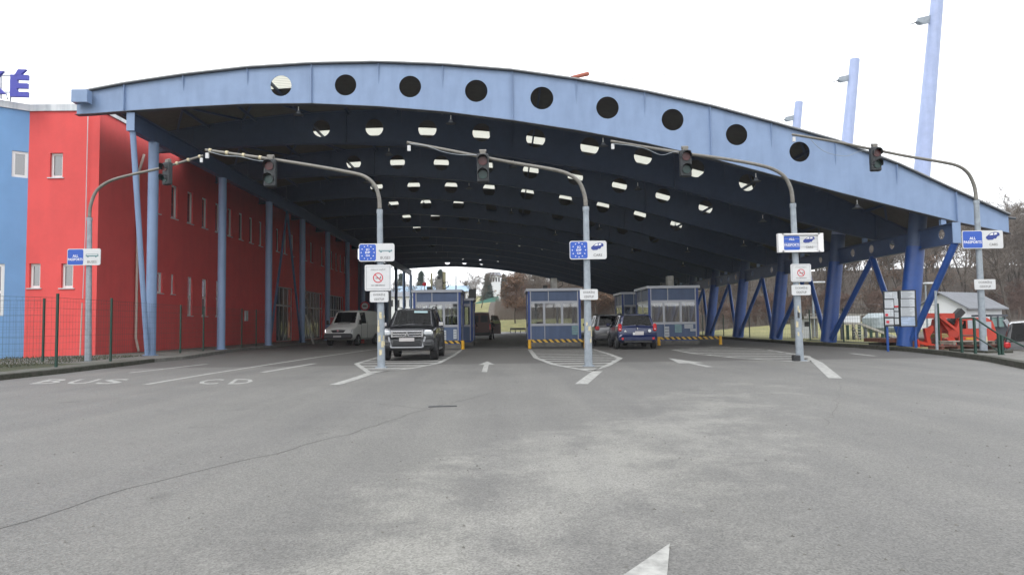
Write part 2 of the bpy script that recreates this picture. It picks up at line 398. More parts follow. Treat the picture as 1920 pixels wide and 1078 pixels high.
for j in range(len(ys) - 1):
    for i in range(nx - 1):
        a = j * nx + i; mb.f.append((a, a + 1, a + nx + 1, a + nx))
        cx = (xs[i] + xs[i + 1]) / 2; cy = (ys[j] + ys[j + 1]) / 2
        hill = (cx > 18 and cy > 84 - .22 * (cx - 30)) or cy < -66 or (cx > .6 * cy and cy > 42) or (cy > 128 and (cx > -3 + .02 * (cy - 128) or cx < -26))
        yard = cx > 17 and cy < 42 and cx < 60
        mb.m.append(1 if hill else (2 if yard else 0))
structure(mb, 'ground', [M['grass'], M['hill'], M['concrete']], smooth=True)

# road sheet: wide forecourt narrowing between kerbs
kerb_r = [G(1990, 708), G(1920, 692), G(1850, 677.5), G(1775, 667), G(1700, 659), G(1600, 651.5), G(1500, 646), G(1400, 639)]
kr = [Vector((12.2, -2, 0)), Vector((11.9, 8, 0))] + [Vector((max(11.8, min(p.x, 16.3)), p.y, 0)) for p in kerb_r] + [Vector((16.1, 60, 0)), Vector((15.8, 90, 0)), Vector((17, 108, 0)), Vector((30, 113, 0)), Vector((80, 114, 0))]
kerb_l = [G(-60, 722), G(0, 713), G(60, 706.5), G(120, 700), G(185, 692), G(245, 685), G(290, 679), G(345, 674)]
kl = [Vector((-30, 8, 0)), Vector((-22, 13, 0))] + [Vector((p.x, p.y, 0)) for p in kerb_l]
xl = kl[-1].x
kl += [Vector((-14.3, 36, 0)), Vector((-14.3, 60, 0)), Vector((-14.3, 88, 0)), Vector((-14.6, 108, 0)), Vector((-30, 112, 0)), Vector((-80, 114, 0))]
mb = MB()
# strip the road by rows so that it stays a clean sheet
def interp(line, y):
    for a, b in zip(line, line[1:]):
        if a.y <= y <= b.y and b.y > a.y: return a.x + (b.x - a.x) * (y - a.y) / (b.y - a.y)
    return line[0].x if y < line[0].y else line[-1].x
ysr = sorted(set([-40, -10, 0, 4, 8, 10.5, 13] + [round(p.y, 2) for p in kr + kl if p.y > 8] + [112.8]))
ysr = [y for y in ysr if y <= 112.9]
rows = [(interp(kl, y) if y >= 8 else -30, interp(kr, y) if y > -2 else 12.2, y) for y in ysr]
for a, b in zip(rows, rows[1:]):
    mb.add([(a[0], a[2], 0), (a[1], a[2], 0), (b[1], b[2], 0), (b[0], b[2], 0)], [(0, 1, 2, 3)])
structure(mb, 'road', M['asphalt'])
# far road behind the station, plus a pale sheet painting sky sheen under the canopy
mb = MB(); mb.add([(-200, 112.85, .0), (200, 112.85, .0), (200, 118.5, .05), (-200, 118.5, .05)], [(0, 1, 2, 3)]); mb.add([(-13.5, 93, .004), (15, 93, .004), (15, 112.85, .004), (-13.5, 112.85, .004)], [(0, 1, 2, 3)])
M['pale_road'] = mat('pale_road_and_sheen', (.21, .21, .22), .45, var=.2)
structure(mb, 'far_road', M['pale_road'])

def kerb(line, name, m, side, w_=.16, h_=.13):
    mb = MB()
    for a, b in zip(line, line[1:]):
        d = (b - a); d.z = 0
        if d.length < .01: continue
        n = Vector((d.y, -d.x, 0)).normalized() * side
        vs = []
        for p in (a, b): vs += [p + Vector((0, 0, -.05)), p + n * w_ + Vector((0, 0, -.05)), p + n * w_ + Vector((0, 0, h_)), p + Vector((0, 0, h_))]
        mb.add(vs, [(0, 1, 5, 4), (1, 2, 6, 5), (2, 3, 7, 6), (3, 0, 4, 7), (0, 3, 2, 1), (4, 5, 6, 7)])
    return structure(mb, name, m)
kerb(kr[1:-2], 'kerb', M['mossy'], 1, .25, .15)
kerb(kl[1:9], 'kerb', M['mossy'], -1)
kerb(kl[8:-2], 'kerb', M['concrete'], -1)
# verge and pavement left of the kerb, up to the building
def strip(line, x_of, z, name, m, inset):
    mb = MB()
    for a, b in zip(line, line[1:]):
        if b.y <= a.y: continue
        mb.add([(a.x - inset, a.y, z), (x_of(a.y), a.y, z), (x_of(b.y), b.y, z), (b.x - inset, b.y, z)], [(0, 1, 2, 3)])
    return structure(mb, name, m)
strip(kl[1:8], lambda y: -60, .10, 'grass_verge', M['grass_l'], .15)
strip(kl[7:-2], lambda y: -19.5, .10, 'pavement', M['concrete'], .15)
# gravel-ish pale strip along the verge
mb = MB()
for a, b in zip(kl[1:8], kl[2:9]):
    mb.add([a + Vector((-.5, 0, .108)), a + Vector((-1.5, 0, .108)), b + Vector((-1.2, 0, .108)), b + Vector((-.5, 0, .108))], [(0, 1, 2, 3)])
structure(mb, 'path', mat('pale_gravel', (.13, .13, .115), .95, var=.6, vscale=9, col2=(.045, .05, .03)))
# planting bed edge under the right hand masts
mb = MB()
for a, b in zip(kr[3:-4], kr[4:-3]):
    mb.add([a + Vector((.25, 0, .06)), b + Vector((.25, 0, .06)), Vector((18.0, b.y, .06)), Vector((18.0, a.y, .06))], [(0, 1, 2, 3)])
for k_ in range(len(mb.f)):
    if max(mb.v[i].y for i in mb.f[k_]) < 30: mb.m[k_] = 1
structure(mb, 'grass_edge', [M['grass'], M['concrete']])
mb = MB(); mb.boxp((17.95, 8, -1.5), (18.15, 41, .1)); structure(mb, 'retaining_edge', M['concrete'])

# ------------------------------------------------------------------ painted markings
ZM = .004
def line_mark(pts, wd, name='lane_line', z=ZM, m=None):
    pts = [Vector((p[0], p[1], z)) for p in pts]; mb = MB(); L_ = []; Rr = []
    for i, p in enumerate(pts):
        d = (pts[min(i + 1, len(pts) - 1)] - pts[max(i - 1, 0)]).normalized(); n = Vector((-d.y, d.x, 0)) * wd / 2
        L_.append(p + n); Rr.append(p - n)
    for i in range(len(pts) - 1): mb.add([L_[i], Rr[i], Rr[i + 1], L_[i + 1]], [(0, 1, 2, 3)])
    return structure(mb, name, m or M['paint_w'])
def gl(*pp): return [G(*p) for p in pp]
line_mark(gl((272, 721), (385, 702), (500, 684), (600, 669), (690, 656.5), (720, 652.5)), .16)
line_mark(gl((243, 699), (330, 689), (388, 682.5)), .16)
line_mark(gl((493, 698), (545, 689), (590, 681.5)), .2)
line_mark(gl((627, 721.5), (662, 711), (697, 699)), .24)
line_mark(gl((1090, 720), (1120, 696)), .26)
line_mark(gl((1566, 709), (1533, 680), (1510, 668.5)), .26)
line_mark(gl((860, 654.5), (990, 654.5)), .22)
line_mark(gl((868, 647), (986, 647)), .12)
line_mark(gl((1595, 662.5), (1640, 667.5)), .2)
line_mark(gl((590, 658), (690, 657.2)), .2)

def clip(poly, p, n):
    out = []
    for i in range(len(poly)):
        a, b = poly[i], poly[(i + 1) % len(poly)]; da = (a - p).dot(n); db = (b - p).dot(n)
        if da >= 0: out.append(a)
        if da * db < 0: out.append(a + (b - a) * (da / (da - db)))
    return out
def island(pix, sl, step, wd, edge, name='hatched_island'):
    pts = gl(*pix); mb = MB()
    cen = sum(pts, Vector()) / len(pts)
    line_mark(pts + [pts[0]], edge, name + '_border', ZM + .002)
    d = Vector((1, sl, 0)).normalized(); n = Vector((-d.y, d.x, 0))
    for k in range(-30, 31):
        c = cen + n * step * k
        q = clip(clip([Vector((p.x, p.y, ZM)) for p in pts], c, n), c + n * wd, -n)
        if len(q) > 2: mb.poly(q)
    return structure(mb, name, M['paint_w'])
island([(668, 682), (694, 700), (770, 691), (822, 681), (850, 667), (866, 655.5), (735, 662)], -.12, 1.35, .42, .16)
island([(993, 655), (1005, 671), (1040, 684), (1110, 696.5), (1138, 686), (1163, 672), (1140, 663), (1112, 655)], -.03, 1.35, .42, .18)
island([(1262, 656), (1300, 663), (1380, 671), (1530, 681), (1514, 668), (1440, 656), (1350, 650)], -.18, 1.5, .5, .17)

def arrow(p0, p1, wd, hl, hw):
    a = G(*p0); b = G(*p1); a.z = b.z = ZM; d = (b - a).normalized(); n = Vector((-d.y, d.x, 0)); h = b - d * hl
    mb = MB(); mb.poly([a - n * wd / 2, a + n * wd / 2, h + n * wd / 2, h - n * wd / 2]); mb.poly([h - n * hw / 2, h + n * hw / 2, b])
    structure(mb, 'lane_arrow', M['paint_w'])
arrow((908, 697.5), (914, 677.5), .14, 1.9, .5)
arrow((1331, 688), (1253, 671.5), .20, 3.0, .75)
mb = MB(); mb.poly([v + Vector((0, 0, ZM)) for v in gl((1256, 1019), (1152, 1090), (1250, 1092))]); structure(mb, 'lane_arrow', M['paint_w'])
# road lettering
def road_text(txt, pix_c, h_, w_, shear=0.0):
    mb = text_mb(txt, h_, bold=.015, width=w_); c = G(*pix_c)
    o = MB(); o.v = [Vector((c.x + v.x + v.z * shear, c.y + v.z, ZM)) for v in mb.v]; o.f = mb.f; o.m = mb.m
    structure(o, 'road_lettering', M['paint_w'])
for ch, c in (('B', (97, 715)), ('U', (156, 715)), ('S', (212, 715))): road_text(ch, c, 1.45, .56, -.34)
for ch, c in (('C', (395, 715.5)), ('D', (454, 715))): road_text(ch, c, 1.45, .48, -.28)
# cracks
def crack(pp, wd):
    pts = gl(*pp); q = []
    for a, b in zip(pts, pts[1:]):
        n = max(2, int((b - a).length / .22))
        for k in range(n):
            p = a.lerp(b, k / n); q.append(p + Vector((random.uniform(-.045, .045), random.uniform(-.06, .06), 0)))
    q.append(pts[-1]); line_mark(q, wd, 'road_crack', .003, M['crack'])
crack([(-10, 993), (250, 915), (480, 857), (650, 815), (800, 766), (960, 728)], .009)
crack([(560, 748), (700, 756), (800, 766)], .010)
crack([(1575, 715), (1574, 740), (1568, 765), (1545, 800)], .005)
mb = MB(); c = G(830, 762); mb.box((c.x, c.y, .004), (.42, .10, .012), .1); tag(mb.build('drain_cover', M['bumper']), 'small dark drain slot cover set where two road cracks meet', 'drain cover')
# pebbles
mb = MB()
for k in range(420):
    y = 2.6 + 12 * random.random() ** 1.4; x = random.uniform(-.85, .8) * y; r = random.uniform(.004, .012)
    mb.add([(x - r, y, .001), (x + r, y - r, .001), (x + r * .6, y + r, .001), (x, y, r * .9)], [(0, 1, 3), (1, 2, 3), (2, 0, 3)])
tag(mb.build('grit', M['concrete']), 'loose pale grit scattered over the grey asphalt', 'grit', kind='stuff')

# ================================================================== CANOPY
YF = 27.2
px_t = [(145, 178), (170, 172.5), (235, 160), (345, 143.5), (465, 130), (585, 122.5), (710, 120), (830, 124.5), (960, 135), (1080, 152), (1208, 174.5), (1330, 201), (1445, 232), (1565, 266), (1680, 309), (1790, 360), (1890, 405)]
px_b = [(145, 216), (170, 215), (235, 210), (345, 202.5), (465, 196.5), (585, 195.5), (710, 201), (830, 210.5), (960, 227), (1080, 245.5), (1208, 269.5), (1330, 298), (1445, 329), (1565, 361), (1680, 390), (1790, 417), (1885, 438)]
NODE = [(P(a[0], a[1], YF), P(b[0], b[1], YF)) for a, b in zip(px_t, px_b)]
XN = [a.x for a, b in NODE]; ZT = [a.z for a, b in NODE]; ZB = [b.z for a, b in NODE]
HOLES = {4: (527, 161.5, 20), 5: (648, 160, 20.5), 6: (769, 163, 21), 7: (893, 171, 21.5), 8: (1016, 184.5, 22), 9: (1139, 202.5, 21.5), 10: (1261, 225, 21), 11: (1381, 253, 20.5), 12: (1499, 285, 19.5)}
def top_z(x):
    for i in range(len(XN) - 1):
        if XN[i] <= x <= XN[i + 1]: return ZT[i] + (ZT[i + 1] - ZT[i]) * (x - XN[i]) / (XN[i + 1] - XN[i])
    return ZT[0] if x < XN[0] else ZT[-1]
def bot_z(x):
    for i in range(len(XN) - 1):
        if XN[i] <= x <= XN[i + 1]: return ZB[i] + (ZB[i + 1] - ZB[i]) * (x - XN[i]) / (XN[i + 1] - XN[i])
    return ZB[0] if x < XN[0] else ZB[-1]
def web_panel(mb, x0, x1, zb0, zt0, zb1, zt1, hole, y0, y1):
    cor = [Vector((x0, 0, zb0)), Vector((x1, 0, zb1)), Vector((x1, 0, zt1)), Vector((x0, 0, zt0))]
    if hole is None:
        vs = [Vector((c.x, y, c.z)) for y in (y0, y1) for c in cor]
        mb.add(vs, [(0, 1, 2, 3), (7, 6, 5, 4), (0, 4, 5, 1), (3, 2, 6, 7)]); return
    c, r = hole
    ang = [2 * math.pi * k / 28 for k in range(28)] + [math.atan2(q.z - c.z, q.x - c.x) % (2 * math.pi) for q in cor]
    ang = sorted(ang); out = []
    for a in ang:
        d = Vector((math.cos(a), 0, math.sin(a))); best = None
        for i in range(4):
            p, q = cor[i], cor[(i + 1) % 4]; e = q - p
            den = d.x * e.z - d.z * e.x
            if abs(den) < 1e-9: continue
            t = ((p.x - c.x) * e.z - (p.z - c.z) * e.x) / den; u = ((p.x - c.x) * d.z - (p.z - c.z) * d.x) / den
            if t > 0 and -1e-4 <= u <= 1.0001 and (best is None or t < best): best = t
        out.append((Vector((c.x + d.x * r, 0, c.z + d.z * r)), Vector((c.x + d.x * best, 0, c.z + d.z * best))))
    n = len(out); vs = []
    for y in (y0, y1):
        for i_, o_ in out: vs.append(Vector((i_.x, y, i_.z))); vs.append(Vector((o_.x, y, o_.z)))
    fs = []; k2 = 2 * n
    for k in range(n):
        a, b = 2 * k, 2 * ((k + 1) % n)
        fs += [(a, a + 1, b + 1, b), (k2 + a, k2 + b, k2 + b + 1, k2 + a + 1), (a, b, k2 + b, k2 + a), (a + 1, k2 + a + 1, k2 + b + 1, b + 1)]
    mb.add(vs, fs)
canopy = thing('station_canopy', (0, 60, 0), 'huge blue steel border crossing canopy with arched front beam pierced by round holes', 'canopy')
def arch_beam(y, name, m_web, m_fl, fine=True):
    web = MB(); fl = MB(); st = MB()
    for i in range(len(XN) - 1):
        h = HOLES.get(i); hole = None
        if h: c = P(h[0], h[1], YF); hole = (Vector((c.x, 0, c.z)), h[2] * YF / FPX)
        web_panel(web, XN[i], XN[i + 1], ZB[i], ZT[i], ZB[i + 1], ZT[i + 1], hole, y - .012, y + .012)
    for Z, s in ((ZT, 1), (ZB, -1)):
        for i in range(len(XN) - 1):
            a0 = Vector((XN[i], y, Z[i] + s * .012)); a1 = Vector((XN[i + 1], y, Z[i + 1] + s * .012)); wv = .14
            vs = [a + Vector((0, dy, dz)) for a in (a0, a1) for dy, dz in ((-wv, -.011), (wv, -.011), (wv, .011), (-wv, .011))]
            fl.add(vs, [(0, 1, 5, 4), (1, 2, 6, 5), (2, 3, 7, 6), (3, 0, 4, 7), (0, 3, 2, 1), (4, 5, 6, 7)])
    ob = web.build(name, m_web, canopy)
    fl.build('flange', m_fl, ob)
    for i in range(1, len(XN) - 1):
        full = i in (2, 5, 8, 11, 15); z0 = ZB[i] if full else ZT[i] - (ZT[i] - ZB[i]) * .48
        s_ = MB()
        for sy in (-1, 1):
            if full: s_.boxp((XN[i] - .008, y + sy * .012, z0 + .02), (XN[i] + .008, y + sy * .13, ZT[i] - .02))
            else: s_.prism([(XN[i] - .008, y + sy * .012, z0), (XN[i] - .008, y + sy * .012, ZT[i] - .015), (XN[i] - .008, y + sy * .125, ZT[i] - .015)], (1, 0, 0), .016)
        s_.build('stiffener', m_web, ob)
    return ob
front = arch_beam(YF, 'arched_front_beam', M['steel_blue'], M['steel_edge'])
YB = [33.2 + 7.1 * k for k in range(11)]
proto = arch_beam(YB[0], 'arched_beam', M['steel_shaded'], M['steel_shaded'])
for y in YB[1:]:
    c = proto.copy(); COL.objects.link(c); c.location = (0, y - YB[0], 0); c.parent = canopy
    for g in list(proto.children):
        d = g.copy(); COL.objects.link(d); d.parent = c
# roof sheet with translucent bands
XR = [XN[0]] + [XN[0] + (XN[-1] - XN[0]) * k / 60 for k in range(1, 60)] + [XN[-1]]
def roof_strip(mb, y0, y1, xa, xb, th=.05, lift=.03):
    xx = [x for x in XR if xa <= x <= xb]
    if xa not in xx: xx = [xa] + xx
    if xb not in xx: xx.append(xb)
    for a, b in zip(xx, xx[1:]):
        za, zb = top_z(a) + lift, top_z(b) + lift
        vs = [(a, y0, za), (b, y0, zb), (b, y1, zb), (a, y1, za), (a, y0, za + th), (b, y0, zb + th), (b, y1, zb + th), (a, y1, za + th)]
        mb.add(vs, [(3, 2, 1, 0)], 0); mb.add(vs, [(4, 5, 6, 7)], 1)
        mb.add(vs, [(0, 1, 5, 4), (2, 3, 7, 6)], 1)
rs = MB(); y = 27.04; SKX = (-11.3, 14.2)
bands = [(y0 + 3.05, y0 + 4.5, SKX[0], SKX[1]) for y0 in YB[:-1]]
bands = [(28.1, 29.7, -12.0, -8.2)] + bands
for (a, b, xa, xb) in bands:
    X0 = XN[0] if y < 34 else -18.14  # added roof extension to the wall, left open in front to admit light
    roof_strip(rs, y, a, X0, XN[-1]); roof_strip(rs, a, b, X0, xa); roof_strip(rs, a, b, xb, XN[-1]); y = b
    s = MB(); roof_strip(s, a + .002, b - .002, xa + .002, xb - .002, .02, .045); s.build('skylight', M['skylight'], canopy)
roof_strip(rs, y, 109, -18.14, XN[-1]); rs.build('roof_sheet', [M['roof_in'], M['roof_out']], canopy)
# purlins along the roof, and wind bracing in the front bay
for k in range(17):
    x = XN[0] + .4 + k * (XN[-1] - XN[0] - .8) / 16; z = top_z(x) - .09
    MB().box((x, 68, z), (.08, 81.5, .13)).build('purlin', M['steel_shaded'], canopy)
for xa, xb in ((-16, -12.8), (-12.8, -9.5), (12, 15.2), (15.2, 18.6)):
    for s in (0, 1):
        a, b = (xa, xb) if s else (xb, xa)
        MB().bar((a, 27.4, top_z(a) - .05), (b, 33, top_z(b) - .05), .09, .09).build('brace', M['steel_shaded'], canopy)
        MB().bar((a, 33.4, top_z(a) - .05), (b, 40.1, top_z(b) - .05), .09, .09).build('brace', M['steel_shaded'], canopy)
# gutter box at the left end and stub at the right end
a = P(141, 172, 26.95); b = P(170, 195, 26.95); MB().boxp((a.x, 26.7, b.z), (b.x, 27.05, a.z)).build('gutter_box', M['steel_blue'], canopy)
a = P(1886, 404, YF); MB().cyl((a.x, 27.3, a.z - .05), (a.x + .45, 27.3, a.z - .12), .05).build('gutter_spout', M['steel_edge'], canopy)
# left eave beam, columns and struts
XL = P(282, 670, 29).x
YC = [29 + 7.1 * n for n in range(12)]
zt_l = bot_z(XL) - .03; zb_l = P(286, 268, 29).z
eb = MB(); eb.boxp((XL - .012, 27.2, zb_l + .02), (XL + .012, 108, zt_l)); 
eb.boxp((XL - .15, 27.2, zb_l), (XL + .15, 108, zb_l + .02)); eb.boxp((XL - .15, 27.2, zt_l - .022), (XL + .15, 108, zt_l - .002))
ebo = eb.build('eave_beam', M['steel_in'], canopy)
MB().boxp((XL - .16, 27.16, zb_l), (XL + .16, 27.197, zt_l - .03)).build('end_plate', M['steel_blue'], ebo)
for n, yc in enumerate(YC):
    MB().cyl((XL, yc, .1), (XL, yc, zb_l), .205, .205, 24).cyl((XL, yc, .1), (XL, yc, .14), .3, .3, 20).build('column', M['steel_blue'], canopy, auto=True)
    if n in (3, 8): MB().cyl((XL, yc - .25, .12), (XL, yc - 3.55, zb_l), .08, .08, 10).build('strut', M['steel_in'], canopy, auto=True)
    elif n == 0: MB().cyl((XL, yc - .25, .12), (XL, 27.35, zb_l), .10, .115, 12).build('strut', M['steel_blue'], canopy, auto=True)
    if n in (2, 7): MB().cyl((XL, yc + .25, .12), (XL, yc + 3.55, zb_l), .08, .08, 10).build('strut', M['steel_in'], canopy, auto=True)
# right eave beam with small holes, masts and struts
XM = P(1700, 655, 29).x; 
p_t = P(1792, 418, 26.4); p_b = P(1792, 455, 26.4); XE = p_t.x; ZE0, ZE1 = p_b.z, p_t.z
reb = MB(); yy = 26.4; k = 0
while yy < 108:
    y2 = min(yy + 1.775, 108)
    q = MB(); web_panel(q, yy, y2, ZE0, ZE1, ZE0, ZE1, ((Vector(((yy + y2) / 2, 0, (ZE0 + ZE1) / 2 + .05)), .2) if k % 2 == 0 or k % 3 == 0 else None), -.012, .012)
    q.v = [Vector((XE + v.y, v.x, v.z)) for v in q.v]; reb.add(q.v, q.f); yy = y2; k += 1
ro = reb.build('eave_beam', M['steel_in'], canopy)
f = MB(); f.boxp((XE - .14, 26.4, ZE0 - .022), (XE + .14, 108, ZE0 - .002)); f.boxp((XE - .14, 26.4, ZE1 + .002), (XE + .14, 108, ZE1 + .022)); f.build('flange', M['steel_in'], ro); MB().boxp((XE - .16, 26.36, ZE0 - .02), (XE + .16, 26.395, ZE1 + .02)).build('end_plate', M['steel_blue'], ro)
# upright plates that carry each arched beam on the eave beam
for y in [YF] + YB:
    MB().boxp((XE - .1, y - .08, ZE1 + .022), (XE + .1, y + .08, bot_z(XE) - .025)).build('bearing_plate', M['steel_blue'], canopy)
mt = P(1615, 112, 36.1); XTOP = mt.x - .35; ZTOP = mt.z
for n, yc in enumerate(YC[:11]):
    zl = 6.2; xm = lambda z: XM + (XTOP - XM) * z / ZTOP; rr = lambda z: .40 + (.25 - .40) * z / ZTOP
    MB().cyl((xm(.06), yc, .06), (xm(4.3), yc, 4.3), rr(0), rr(4.3), 24).build('mast_foot', M['royal'], canopy, auto=True)
    MB().cyl((xm(4.3), yc, 4.3), (xm(5.75), yc, 5.75), rr(4.3), rr(5.75), 24).build('mast_shaded', M['steel_in'], canopy, auto=True)  # mast stretch under the roof, shade put into its colour
    if n < 4:
        mo = MB().cyl((xm(5.75), yc, 5.75), (xm(ZTOP), yc, ZTOP), rr(5.75), rr(ZTOP), 24).build('mast', M['mast_up'], canopy, auto=True)
        zb = ZTOP - 1.0; lug = MB(); lug.bar((xm(zb) - .2, yc, zb), (xm(zb) - .75, yc, zb - .12), .08, .32); lug.cyl((xm(zb) - .7, yc - .12, zb - .1), (xm(zb) - .7, yc + .12, zb - .1), .12); lug.build('cable_lug', M['galv'], mo)
        for (xe, ye) in ((3.5, yc - .9), (5.5, yc + 1.5)):
            a = Vector((xm(zb) - .7, yc, zb - .1)); b = Vector((xe, ye, top_z(xe) + .3)); pts = [a.lerp(b, t / 8) + Vector((0, 0, -.35 * math.sin(math.pi * t / 8))) for t in range(9)]
            MB().tube(pts, .014, 4).build('stay_cable', M['steel_edge'], mo)
    else:
        MB().cyl((xm(5.75), yc, 5.75), (xm(6.9), yc, 6.9), rr(5.75), rr(6.9), 20).build('mast', M['mast_up'], canopy, auto=True)
    for s in (-1, 1):
        y2 = yc + s * 3.55 if not (n == 0 and s < 0) else 26.5
        MB().cyl((XM, yc + s * .2, .08), (XE, y2, ZE0), .13, .13, 12).build('strut', M['royal'], canopy, auto=True)
# rusty turnbuckle of a stay on the roof ridge
a = P(1072, 146, 27.6); b = P(1102, 139, 28.2); MB().cyl(a, b, .07, .09, 10).build('turnbuckle', mat('rust_red_primer', (.30, .07, .035), .6), canopy)

# ceiling floodlights hanging from the inner beams
def ceiling_lamp(loc, label, first=[None]):
    if first[0] is None:
        t = thing('ceiling_lamp', loc, label, 'lamp', 'floodlights hanging under the canopy')
        MB().cyl((0, 0, .34), (0, 0, .12), .02, .02, 6).build('rod', M['pvc'], t, world=False)
        s = MB(); s.cyl((0, 0, .16), (0, 0, .05), .06, .10, 12).cyl((0, 0, .05), (0, 0, 0), .10, .21, 16); s.build('shade', M['steel_edge'], t, world=False)
        first[0] = t; return t
    return dup(first[0], loc, 0, 1, label)
words = ['front', 'second', 'third', 'fourth', 'fifth']
for j, y in enumerate([YF] + YB[:4]):
    for q, xx in enumerate((-8.4, -2.2, 4.0, 10.2, 14.3)):
        x = xx + (0 if j % 2 == 0 else 2.6)
        if x > 15: continue
        ceiling_lamp(Vector((x, y + .0 + (0.5 if j else .25), bot_z(x) - .36)),
                     'small grey floodlight under the %s arched beam, %s from the red building' % (words[j], ['nearest', 'second', 'third', 'fourth', 'fifth'][q]))

# ================================================================== RED AND BLUE BUILDING
bld = thing('terminal_building', (-20, 40, 0), 'red and blue rendered two storey building with white framed windows beside the canopy', 'building')
HB = P(60, 203, 30.3).z
def wall_plane(name, O, U, length, z0, z1, ops, m, th=.16):
    """wall in plane through O along U, outward normal N = U x Z (right hand side)"""
    U = Vector(U).normalized(); Nn = U.cross(Vector((0, 0, 1))); O = Vector(O)
    us = sorted(set([0, length] + [u for o in ops for u in o[:2]])); zs = sorted(set([z0, z1] + [z for o in ops for z in o[2:4]]))
    mb = MB(); pt = lambda u, z, d=0: O + U * u + Vector((0, 0, z)) - Nn * d
    for i in range(len(us) - 1):
        for j in range(len(zs) - 1):
            uc_, zc = (us[i] + us[i + 1]) / 2, (zs[j] + zs[j + 1]) / 2
            if any(o[0] < uc_ < o[1] and o[2] < zc < o[3] for o in ops): continue
            mb.add([pt(us[i], zs[j]), pt(us[i + 1], zs[j]), pt(us[i + 1], zs[j + 1]), pt(us[i], zs[j + 1])], [(0, 1, 2, 3)])
    for (a, b, c, d) in [o[:4] for o in ops]:
        for (q0, q1) in (((a, c), (b, c)), ((b, c), (b, d)), ((b, d), (a, d)), ((a, d), (a, c))):
            mb.add([pt(*q0), pt(*q1), pt(*q1, th), pt(*q0, th)], [(0, 1, 2, 3)])
    me = mb.build(name, m, bld)
    return me, pt, U, Nn
def window(pt, a, b, c, d, mull_h=None, mull_v=None, sill=True, m=None, glass=None, fr=.07, name='window', depth=.10):
    f = MB(); m = m or M['pvc']
    def seg(u0, u1, z0, z1, d0=depth - .02, d1=depth + .05):
        vs = [pt(u, z, dd) for dd in (d0, d1) for u, z in ((u0, z0), (u1, z0), (u1, z1), (u0, z1))]
        f.add(vs, [(0, 1, 2, 3), (7, 6, 5, 4), (0, 4, 5, 1), (1, 5, 6, 2), (2, 6, 7, 3), (3, 7, 4, 0)])
    e = .003
    seg(a + e, a + fr, c + e, d - e); seg(b - fr, b - e, c + e, d - e); seg(a + fr, b - fr, c + e, c + fr); seg(a + fr, b - fr, d - fr, d - e)
    if mull_h: seg(a + fr, b - fr, mull_h - .06, mull_h + .06)
    if mull_v:
        for u in mull_v: seg(u - .04, u + .04, c + fr, d - fr)
    o = f.build(name, m, bld)
    g = MB(); g.add([pt(u, z, depth + .02) for u, z in ((a + fr, c + fr), (b - fr, c + fr), (b - fr, d - fr), (a + fr, d - fr))], [(0, 1, 2, 3)]); g.build('pane', glass or M['wglass'], o)
    g = MB(); g.add([pt(u, z, .5) for u, z in ((a - .2, c - .2), (b + .2, c - .2), (b + .2, d + .2), (a - .2, d + .2))], [(0, 1, 2, 3)]); g.build('blind', M['dark'] if glass else mat_blind, o)
    if sill:
        s = MB(); vs = [pt(u, z, dd) for dd in (-.06, .08) for u, z in ((a - .08, c - .045), (b + .08, c - .045), (b + .08, c - .002), (a - .08, c - .002))]
        s.add(vs, [(0, 1, 2, 3), (7, 6, 5, 4), (0, 4, 5, 1), (1, 5, 6, 2), (2, 6, 7, 3), (3, 7, 4, 0)]); s.build('sill', M['trim'], o)
    return o
mat_blind = mat('pale_blind', (.5, .52, .55), .8)
XW = -18.15; YW = 30.3
# side wall: runs along +Y; outward normal +X.
def side(px0, px1, py0, py1):
    a = PXp(px0, py1, XW); b = PXp(px1, py0, XW); y0, y1 = a.y, b.y; pm = (px0 + px1) / 2
    zt = PXp(pm, py0, XW).z; zb_ = PXp(pm, py1, XW).z
    return (y0 - YW, y1 - YW, zb_, zt)
ops = []
zt_u, zb_u = PXp(383, 371, XW).z, PXp(383, 428, XW).z
yu0 = PXp(356.5, 400, XW).y - YW
up = [yu0 + 1.87 * k for k in range(-2, 22) if k not in (11, 14)]
for u in up: ops.append((u - .33, u + .33, zb_u, zt_u))
lo_s = [side(295, 305, 511, 549), side(320.5, 327, 514, 552)]
lo_t = [side(351.5, 361, 521, 592), side(378.5, 388.5, 524, 593), side(404.5, 412, 529, 593)]
zts = (lo_s[0][3] + lo_s[1][3]) / 2; zbs = (lo_s[0][2] + lo_s[1][2]) / 2
lo_s = [(a, b, zbs, zts) for a, b, c, d in lo_s]
zbt = sum(o[2] for o in lo_t) / 3; lo_t = [(a, b, zbt, zts) for a, b, c, d in lo_t]
ops += lo_s + lo_t
doors = []
for a, b, pt_ in ((518, 549, 536), (572, 606, 541), (618, 645, 549)):
    y0 = PXp(a, 600, XW).y - YW; y1 = PXp(b, 600, XW).y - YW; doors.append((y0, y1, .12 if a < 610 else 2.2, 4.5))
ops += doors
wr, pt, U, Nn = wall_plane('side_wall', (XW, YW, 0), (0, 1, 0), 53, .02, HB, ops, M['red'])
for u in up: window(pt, u - .33, u + .33, zb_u, zt_u, fr=.09)
for o in lo_s: window(pt, *o, fr=.09)
for o in lo_t: window(pt, *o, mull_h=o[2] + (o[3] - o[2]) * .5, fr=.09)
for i, o in enumerate(doors):
    n = int((o[1] - o[0]) / 1.0); window(pt, *o, mull_h=3.0, mull_v=[o[0] + (o[1] - o[0]) * k / n for k in range(1, n)], sill=False, m=M['alu'], glass=M['doorglass'], name='glazed_entrance' if i < 2 else 'window', depth=.12)
# a wall light, a notice and grey utility box
MB().box((XW + .06, PXp(460, 605, XW).y, 2.05), (.1, .45, .7)).build('utility_box', M['trim'], bld)
